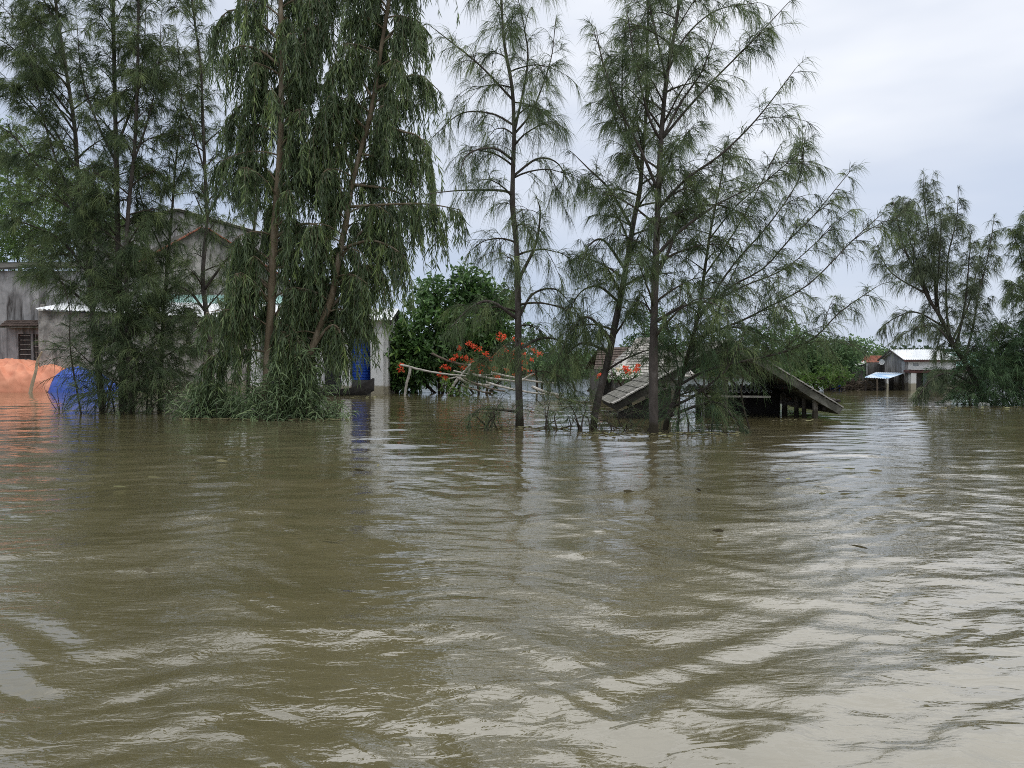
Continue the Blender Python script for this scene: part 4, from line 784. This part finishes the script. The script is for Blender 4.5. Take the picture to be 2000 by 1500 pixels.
# --- weeping eucalyptus pair
def eucalyptus(label, tr, r0, limbs_px, n, Y, seed, length=1.6, tr_rng=(.2, .98), strands=13, hang=(.6, 1.6), group=None):
    rng = np.random.default_rng(seed); base = P(tr[0][0], tr[0][1], Y); tp = px_trunk(tr, Y); pts = spline(np.vstack([base + [0, 0, -1.2], tp]), 44)
    seg = np.concatenate([[0], np.cumsum(np.linalg.norm(np.diff(pts, axis=0), axis=1))]); u = seg / seg[-1]; rad = r0 * (1 - .8 * u ** .9) * (1 + .05 * rng.normal(size=44)); rad[:5] *= np.linspace(1.2, 1, 5)
    T = thing('eucalyptus_tree', label, 'tree', base * [1, 1, 0], group); G().tubes(pts, rad, 12).build('trunk', M['euc_bark'], T, True); limbs = []
    for lp, dY in limbs_px:
        st = P(lp[0][0], lp[0][1], Y); i = np.argmin(np.abs(pts[:, 2] - st[2])); y0 = pts[i, 1]; tt = np.linspace(0, 1, len(lp))
        q = np.array([P(a, b, y0 + dY * s) for (a, b), s in zip(lp, tt)]); q[0] = pts[i]; ls = spline(q, 14); G().tubes(ls, np.linspace(min(rad[i] * .6, .06), .012, 14), 7).build('limb', M['euc_bark'], T, True); limbs.append(ls)
    bg_ = G(); az = rng.uniform(0, 6)
    for k in range(n):
        s = tr_rng[0] + (tr_rng[1] - tr_rng[0]) * (k + rng.uniform(.1, .9)) / n; az += 2.4 + rng.normal(0, .4); az += (.9 if rng.random() < .5 else -.9) if math.sin(az) < -.75 else 0; e = math.radians(rng.uniform(15, 60)); Lk = length * rng.uniform(.45, 1.15) * (1.1 - .35 * s)
        d = np.array([math.cos(az) * math.cos(e), math.sin(az) * math.cos(e), math.sin(e)]); p0 = np.array([np.interp(s, u, pts[:, j]) for j in range(3)]); t = np.linspace(0, 1, 8)[:, None]
        ls = p0 + d * Lk * t + DOWN * .45 * Lk * t ** 2.2 + np.cumsum(rng.normal(0, .02 * Lk, (8, 3)), 0) * t; bg_.tubes(ls, np.linspace(.03, .008, 8), 5); limbs.append(ls)
    bg_.build('branches', M['euc_bark'], T)
    B, D, L = [], [], []
    for ls in limbs:
        Lg = np.linalg.norm(np.diff(ls, axis=0), axis=1).sum(); m = int(strands * (1.15 + 1.35 * Lg)); x = rng.uniform(.22, 1, m) * (len(ls) - 1); i = np.minimum(x.astype(int), len(ls) - 2); f = (x - i)[:, None]
        p = ls[i] * (1 - f) + ls[i + 1] * f; B.append(p); D.append(nrm((ls[i + 1] - ls[i]) * 3 + rng.normal(0, .6, (m, 3)))); L.append(rng.uniform(*hang, m) * rng.choice([.6, 1, 1.1], m))
    B, D, L = np.vstack(B), np.vstack(D), np.concatenate(L); 
    tx, ty = np.interp(B[:, 2] - L * .4, pts[:, 2], pts[:, 0]), np.interp(B[:, 2] - L * .4, pts[:, 2], pts[:, 1])
    keep = ~((np.abs(B[:, 0] + D[:, 0] * .2 * L - tx) < .42) & (B[:, 1] < ty + .1)) | (rng.random(len(B)) < .22); B, D, L = B[keep], D[keep], L[keep]
    L = np.minimum(L, np.maximum(B[:, 2] - .05, .2)); K = 8; t = np.linspace(0, 1, K)[None, :, None]
    C = B[:, None] + D[:, None] * (.34 * L)[:, None, None] * (1 - (1 - t) ** 2) + DOWN * L[:, None, None] * t ** 1.5 + np.cumsum(rng.normal(0, .015, (len(B), K, 3)), 1) * t
    g = G(); g.tubes(C, np.broadcast_to(np.linspace(.006, .002, K), C.shape[:2]), 3, mat=1, cap=False)
    cnt = np.maximum(4, (L * 27).astype(int)); own = np.repeat(np.arange(len(B)), cnt); m = len(own); x = rng.uniform(.05, 1, m) * (K - 1); i = np.minimum(x.astype(int), K - 2); f = (x - i)[:, None]
    pos = C[own, i] * (1 - f) + C[own, i + 1] * f; d = nrm(DOWN * 1.0 + rng.normal(0, .42, (m, 3)) + nrm(C[own, i + 1] - C[own, i]) * .3)
    base_t = np.clip(rng.normal(.4, .2, len(B)), 0, 1)
    g.blades(pos, d, rng.uniform(.19, .34, m), rng.uniform(.024, .036, m), rng.uniform(.02, .2, m), np.clip(base_t[own] + rng.normal(0, .12, m), 0, 1), (.3, 1, .7, 0), 0, rng, .18)
    g.build('crown', [M['euc'], M['euc_bark']], T); return T
ge = 'weeping eucalyptus trees'
eucalyptus('weeping eucalyptus with straight tan trunk, left of the pair', [(520, 812), (524, 690), (530, 600), (533, 500), (540, 400), (547, 300), (549, 200), (550, 100), (548, 0), (545, -130), (536, -380)], .16,
           [([(551, 195), (570, 150), (590, 110), (620, 70)], .8), ([(548, 130), (510, 100), (470, 90), (440, 110)], -.6), ([(549, 230), (500, 200), (465, 210), (450, 240)], .7), ([(547, 90), (500, 40), (450, 20), (415, 60)], .9), ([(535, 470), (580, 440), (620, 440), (640, 470)], -.5), ([(548, 120), (590, 70), (620, 50), (645, 80)], -.5), ([(546, 330), (590, 300), (625, 290), (650, 320)], .5), ([(550, 210), (600, 170), (640, 170), (660, 200)], 1.0), ([(526, 640), (560, 590), (600, 580), (625, 620)], .8), ([(530, 580), (495, 540), (465, 545), (445, 600)], .9), ([(524, 690), (545, 640), (570, 640), (590, 680)], -.7), ([(528, 600), (490, 560), (470, 570), (460, 620)], -.6)],
           66, YD(817), 91, length=2.0, tr_rng=(.14, .98), group=ge)
eucalyptus('weeping eucalyptus with leaning brown trunk, beside the white porch', [(585, 815), (600, 710), (625, 640), (648, 580), (662, 500), (675, 440), (685, 370), (700, 310), (720, 240), (732, 180), (745, 90), (760, 0), (775, -120), (790, -330)], .135,
           [([(735, 170), (790, 150), (825, 150), (855, 175)], .6), ([(722, 240), (780, 255), (815, 265), (838, 290)], -.5), ([(705, 300), (770, 310), (815, 315), (845, 330)], .5), ([(680, 410), (740, 400), (830, 398), (900, 410)], -.7), ([(690, 360), (760, 370), (800, 390), (820, 420)], .8), ([(665, 490), (720, 470), (760, 480), (790, 500)], -.6), ([(715, 255), (670, 210), (640, 200), (620, 230)], -.6), ([(690, 350), (650, 270), (625, 250), (600, 280)], -.9), ([(755, 30), (700, -40), (660, -50), (630, 0)], .6), ([(655, 560), (700, 525), (735, 520), (750, 545)], -.5), ([(648, 580), (610, 540), (590, 545), (575, 580)], .6), ([(640, 600), (680, 570), (700, 575), (712, 600)], .9), ([(615, 680), (640, 640), (660, 640), (668, 670)], -.5), ([(662, 500), (710, 450), (760, 440), (785, 480)], .9), ([(745, 90), (790, 40), (815, 40), (830, 70)], .7), ([(680, 400), (640, 330), (610, 310), (590, 330)], .8), ([(730, 190), (690, 130), (660, 120), (640, 150)], -.8)],
           68, YD(817), 92, length=1.65, tr_rng=(.18, .98), group=ge)

# --- broad-leaved plants
def leafy(label, name, cat, Y, lobes, seed, mat, leaf=(.2, .075), n=520, trunk=None, group=None, rosette=6, droop=.25, smat='twig', extra=None):
    rng = np.random.default_rng(seed); k = Y / F; c0 = P(np.mean([l[0] for l in lobes]), 760, Y) * [1, 1, 0]; T = thing(name, label, cat, c0, group); g = G(); s = G(); root = c0 + DOWN * .5
    for (x, y, rx, ry, rz) in lobes:
        c = P(x, y, Y); m = int(n * (rx * ry) / 3600) + 5; v = nrm(rng.normal(size=(m, 3))) * (rng.uniform(.12, 1, (m, 1)) ** .5); q = c + v * [rx * k, rz, ry * k] * (1 + .16 * rng.normal(size=(m, 1)))
        q[:, 2] = np.maximum(q[:, 2], .06); tint = np.clip(rng.normal(.4, .17, m) + .12 * rng.normal(), 0, 1)
        own = np.repeat(np.arange(m), rosette); kk = len(own); out_ = nrm(v[own] + UP * .45); d = nrm(out_ * .6 + rng.normal(0, .75, (kk, 3)))
        g.blades(q[own] + rng.normal(0, leaf[0] * .25, (kk, 3)), d, leaf[0] * rng.uniform(.65, 1.25, kk), leaf[1] * rng.uniform(.7, 1.25, kk), droop * rng.uniform(.3, 1.7, kk), np.clip(tint[own] + rng.normal(0, .12, kk), 0, 1), (.25, 1, .85, 0), 0, rng)
        st = root + [rng.normal(0, .3), rng.normal(0, .3), 0]; mid = (st + c) / 2 + rng.normal(0, .25, 3); s.tubes(spline([st, mid, c], 9), np.linspace(.10, .03, 9) * min(1, rx * k), 6)
        for j in rng.choice(m, min(m, 9), replace=False): s.tubes(spline([c, (c + q[j]) / 2 + rng.normal(0, .1, 3), q[j]], 5), np.linspace(.028, .008, 5), 4)
    s.build('trunk' if cat == 'tree' else 'stems', M[smat], T); g.build('crown' if cat == 'tree' else 'foliage', M[mat], T); return T
leafy('glossy broad-leaved tree beside the white porch, above the red flowers', 'broadleaf_tree', 'tree', 44, [(764, 722, 22, 42, .8), (800, 735, 40, 34, 1.2), (790, 690, 46, 60, 1.6), (840, 640, 66, 66, 2), (845, 575, 34, 40, 1.2), (905, 560, 36, 44, 1.4), (940, 580, 44, 44, 1.4), (915, 640, 80, 60, 2), (980, 600, 36, 42, 1.3), (960, 660, 60, 50, 1.8), (830, 700, 70, 50, 2), (900, 700, 70, 50, 2)], 101, 'broad', (.34, .13), 330, rosette=7)
def flowers(T, pts, Y, rng, mat='petal', r=.17, per=34):
    for px, py in pts:
        c = P(px, py, Y + rng.uniform(-.3, .1)); g = G(); r_ = r * rng.uniform(.7, 1.35); m = int(per * rng.uniform(.7, 1.4)); v = nrm(rng.normal(size=(m, 3))); g.blades(c + v * r_ * rng.uniform(.05, .9, (m, 1)) * [1.2, 1, .8], nrm(v + rng.normal(0, .5, (m, 3))), rng.uniform(.07, .13, m), rng.uniform(.05, .09, m), rng.uniform(0, .3, m), rng.uniform(.1, .9, m), (.4, 1, .7, 0), 0, rng); g.build('flower_cluster', M[mat], T)
T = leafy('bush with clusters of orange red flowers behind the bamboo poles', 'flowering_bush', 'bush', 43, [(930, 700, 62, 44, 1.3), (1005, 690, 56, 44, 1.2), (880, 725, 40, 30, 1), (960, 735, 60, 26, 1)], 102, 'mid', (.16, .065), 210)
flowers(T, [(978, 652), (985, 657), (975, 663), (915, 671), (925, 676), (898, 679), (935, 681), (890, 695), (906, 698), (884, 702), (919, 704), (945, 713), (953, 717), (966, 720), (860, 731), (868, 716), (876, 719), (1005, 661), (1016, 672), (1030, 675), (1043, 683), (985, 679), (989, 685), (999, 701), (1012, 704), (1024, 708), (934, 714), (783, 713), (782, 722), (1036, 726), (1052, 690), (1024, 693), (1038, 702), (922, 728), (940, 726), (972, 735), (990, 722), (1008, 730), (1020, 720), (958, 700), (972, 692), (1002, 690), (905, 718), (948, 690), (870, 738)], 41.9, np.random.default_rng(5))
T = leafy('small bush with few red flowers behind the leaning trunk', 'flowering_bush', 'bush', 32, [(1200, 730, 46, 18, .7), (1235, 740, 30, 20, .6)], 103, 'mid', (.13, .05), 260)
flowers(T, [(1171, 733), (1221, 718), (1228, 724), (1247, 714), (1244, 722)], 31.2, np.random.default_rng(6), r=.12, per=26); flowers(T, [(1209, 721), (1231, 727)], 31.2, np.random.default_rng(7), 'petal_pale', r=.07, per=16)
leafy('light green bush in the water under the bamboo pile', 'leafy_bush', 'bush', 39.5, [(868, 752, 16, 16, .5), (900, 766, 28, 12, .5)], 104, 'bright', (.15, .06), 300)
leafy('dark rounded tree right behind the flowering bush', 'leafy_tree', 'tree', 52, [(1040, 680, 46, 44, 2), (1075, 700, 40, 36, 2)], 105, 'mid', (.22, .09), 420)
gb = 'trees standing behind the flooded yard'
leafy('olive green tree behind the pale-roofed cottage', 'leafy_tree', 'tree', 50, [(1275, 640, 40, 40, 2), (1300, 680, 60, 40, 2), (1240, 680, 36, 30, 2)], 106, 'mid', (.22, .09), 420, group=gb)
leafy('low tree left of the brown tiled shed', 'leafy_tree', 'tree', 48, [(1110, 715, 60, 32, 2), (1160, 700, 40, 26, 2)], 107, 'mid', (.22, .09), 420, group=gb)
leafy('wide dark tree behind the hut ridge', 'leafy_tree', 'tree', 46, [(1400, 700, 60, 48, 2), (1470, 690, 60, 56, 2), (1530, 670, 40, 50, 2)], 108, 'mid', (.22, .09), 420, group=gb)
leafy('tree right of the hut roof, before the far houses', 'leafy_tree', 'tree', 50, [(1590, 700, 50, 46, 2), (1640, 690, 46, 38, 2), (1655, 684, 26, 24, 2), (1560, 720, 40, 36, 2), (1620, 725, 60, 30, 2), (1560, 680, 40, 36, 2)], 109, 'mid', (.22, .09), 750, group=gb)
leafy('hazy green tree behind the stained outbuilding', 'leafy_tree', 'tree', 66, [(1690, 684, 34, 24, 2), (1715, 692, 20, 14, 1.5)], 113, 'mid', (.22, .09), 700, group=gb)
leafy('bright green bush at the water edge beyond the hut', 'leafy_bush', 'bush', 47, [(1600, 738, 42, 22, 1.4), (1640, 732, 26, 20, 1.2), (1560, 742, 30, 18, 1.2)], 110, 'bright', (.17, .07), 520)
leafy('pale green bamboo-like tree behind the grey house', 'feathery_tree', 'tree', 60, [(20, 440, 70, 90, 3), (90, 380, 70, 80, 3), (160, 400, 60, 70, 3), (10, 300, 50, 60, 3), (60, 480, 80, 50, 3), (200, 440, 50, 50, 3), (-40, 380, 60, 110, 3)], 111, 'light', (.3, .08), 330, rosette=9)
leafy('round far tree beside the two-storey house roof', 'leafy_tree', 'tree', 70, [(1770, 690, 18, 14, 1), (1795, 688, 14, 12, 1)], 112, 'dark', (.22, .09), 500)
# palm top above the porch roof
def palm():
    rng = np.random.default_rng(4); Y = 60; c = P(760, 612, Y); T = thing('palm_tree', 'small palm top showing above the white porch roof', 'tree', c * [1, 1, 0])
    G().tubes(np.array([[c[0], c[1], -1], [c[0] + .1, c[1], c[2] * .5], c]), [.16, .13, .11], 8).build('trunk', M['bark'], T)
    g = G()
    for i in range(16):
        a = rng.uniform(0, 6.28); e = rng.uniform(.2, 1.2); d = np.array([math.cos(a) * math.cos(e), math.sin(a) * math.cos(e), math.sin(e)]); cu = curves(c[None], d[None], np.array([1.3]), [.6], 12)
        g.tubes(cu, np.broadcast_to(np.linspace(.02, .006, 12), (1, 12)), 4)
        for j in range(1, 12):
            m = 6; tn = nrm(cu[0, j] - cu[0, j - 1]); g.blades(np.repeat(cu[0, j:j + 1], m, 0), nrm(tn * .8 + rng.normal(0, .7, (m, 3))), .42, .035, .4, rng.uniform(.2, .7, m), (1, .8, 0), 0, rng)
    g.build('fronds', M['mid'], T)
palm()
# leafy sprouts in the water under the eucalyptus pair
def sprouts(label, Y, lobes, seed, n=46, mat='euc_low'):
    rng = np.random.default_rng(seed); k = Y / F; T = thing('eucalyptus_sprouts', label, 'bush', P(lobes[0][0], 810, Y) * [1, 1, 0]); g = G(); s = G()
    for (x, y, rx, ry, rz) in lobes:
        m = int(n * rx / 30); c = P(x, y, Y); b = np.stack([c[0] + rng.normal(0, rx * k * .55, m), Y + rng.normal(0, rz * .5, m), np.full(m, -.1)], -1); h = np.clip((c[2] + ry * k * rng.uniform(-.6, 1, m)), .12, 9)
        tip = b + np.stack([rng.normal(0, .28, m), rng.normal(0, .28, m), h + .1], -1); K = 6; t = np.linspace(0, 1, K)[None, :, None]; C = b[:, None] * (1 - t) + tip[:, None] * t
        s.tubes(C, np.broadcast_to(np.linspace(.008, .003, K), C.shape[:2]), 4); cnt = np.maximum(8, (h * 20).astype(int)); own = np.repeat(np.arange(m), cnt); kk = len(own); u = rng.uniform(.1, 1, kk)[:, None]
        pos = b[own] * (1 - u) + tip[own] * u; d = nrm(rng.normal(0, 1, (kk, 3)) * [1, 1, .3] + UP * .45); g.blades(pos, d, rng.uniform(.26, .5, kk), rng.uniform(.03, .05, kk), rng.uniform(.5, 1.2, kk), np.clip(rng.normal(.45, .22, kk), 0, 1), (.35, 1, .7, 0), 0, rng, .15)
    s.build('stems', M['twig'], T); g.build('foliage', M[mat], T)
sprouts('thick patch of long-leaved sprouts at the water, left of tan trunk', 23.2, [(390, 785, 34, 26, .8), (450, 785, 40, 28, .8), (420, 760, 40, 20, .7)], 121)
sprouts('leafy sprouts around the feet of the two eucalyptus trunks', 22.4, [(540, 790, 50, 40, .8), (600, 770, 40, 60, .7), (560, 710, 46, 40, .6), (640, 798, 30, 22, .5), (505, 760, 22, 30, .5)], 122, 34)
# far wood closing the horizon
def far_wood():
    rng = np.random.default_rng(9); g = G()
    for x in np.arange(-1500, 4200, 26):
        Y = rng.uniform(150, 190); k = Y / F; h = rng.uniform(16, 34); c = P(x, 715, Y); rx = rng.uniform(18, 34) * k; zt = h * k + 1.6; m = 130
        p = np.stack([c[0] + rng.normal(0, rx * .55, m), Y + rng.normal(0, 3, m), rng.uniform(-.2, 1, m) ** 1 * zt * rng.uniform(.75, 1.1, m)], -1); p[:, 2] = np.maximum(p[:, 2], 0)
        own = np.repeat(np.arange(m), 3); kk = len(own)
        g.blades(p[own] + rng.normal(0, .5, (kk, 3)), nrm(rng.normal(size=(kk, 3))), rng.uniform(.7, 1.5, kk), rng.uniform(.5, 1, kk), .2, np.clip(rng.normal(.5, .2, kk), 0, 1), (.4, 1, .8, 0), 0, rng)
    o = g.build('far_wood', M['dark']); o['kind'] = 'stuff'; o['label'] = 'low dark far-off wood along the horizon'; o['category'] = 'wood'
far_wood()
# a dead twig poking out of the water left of the thicket
def dead_twig():
    rng = np.random.default_rng(2); Y = YD(801); b = P(118, 801, Y); g = G()
    for (x, y) in ((86, 757), (100, 768), (128, 772), (146, 770), (112, 760)):
        e = P(x, y, Y + rng.normal(0, .15)); g.tubes(spline([b + [0, 0, -.2], (b + e) / 2 + rng.normal(0, .05, 3), e], 7), np.linspace(.016, .006, 7), 5)
        m = 14; u = rng.uniform(.3, 1, (m, 1)); g.blades(b * (1 - u) + e * u, nrm((e - b) + rng.normal(0, .4, (m, 3))), .12, .014, .3, rng.uniform(.2, .6, m), (1, .8, 0), 0, rng)
    solo(g, 'dead_twig', M['twig'], 'bare twig poking out of water left of the casuarina thicket', 'twig', b * [1, 1, 0])
dead_twig()

# leaf litter and scum caught along the waterline
def litter():
    rng = np.random.default_rng(15); g = G()
    for (x0, x1, py, spread, m) in ((150, 345, 806, .35, 90), (350, 680, 819, .3, 240), (930, 1110, 836, .4, 90), (1130, 1450, 847, .45, 150), (1500, 1600, 822, .3, 40), (1790, 2000, 796, .4, 90), (690, 800, 776, .5, 30), (200, 1900, 900, 3, 36)):
        px = rng.uniform(x0, x1, m); Yb = YD(py) - np.abs(rng.normal(0, spread, m)); x = (px - 1000) / F * Yb; k = rng.uniform(0, 6.28, m)
        g.blades(np.stack([x, Yb, np.full(m, .035)], -1), np.stack([np.cos(k), np.sin(k) * .5, np.zeros(m)], -1), rng.uniform(.08, .24, m), rng.uniform(.02, .05, m), 0.05, rng.uniform(.1, 1, m), (.5, 1, .7, 0), 0, rng)
    o = g.build('floating_leaf_litter', leaf_mat('dead_leaf_litter', (.05, .04, .025), (.15, .13, .07), (.3, .3, .15), .7, .1, .2)); o['kind'] = 'stuff'; o['label'] = 'leaf litter floating along the waterline of trunks and sprouts'; o['category'] = 'litter'
litter()
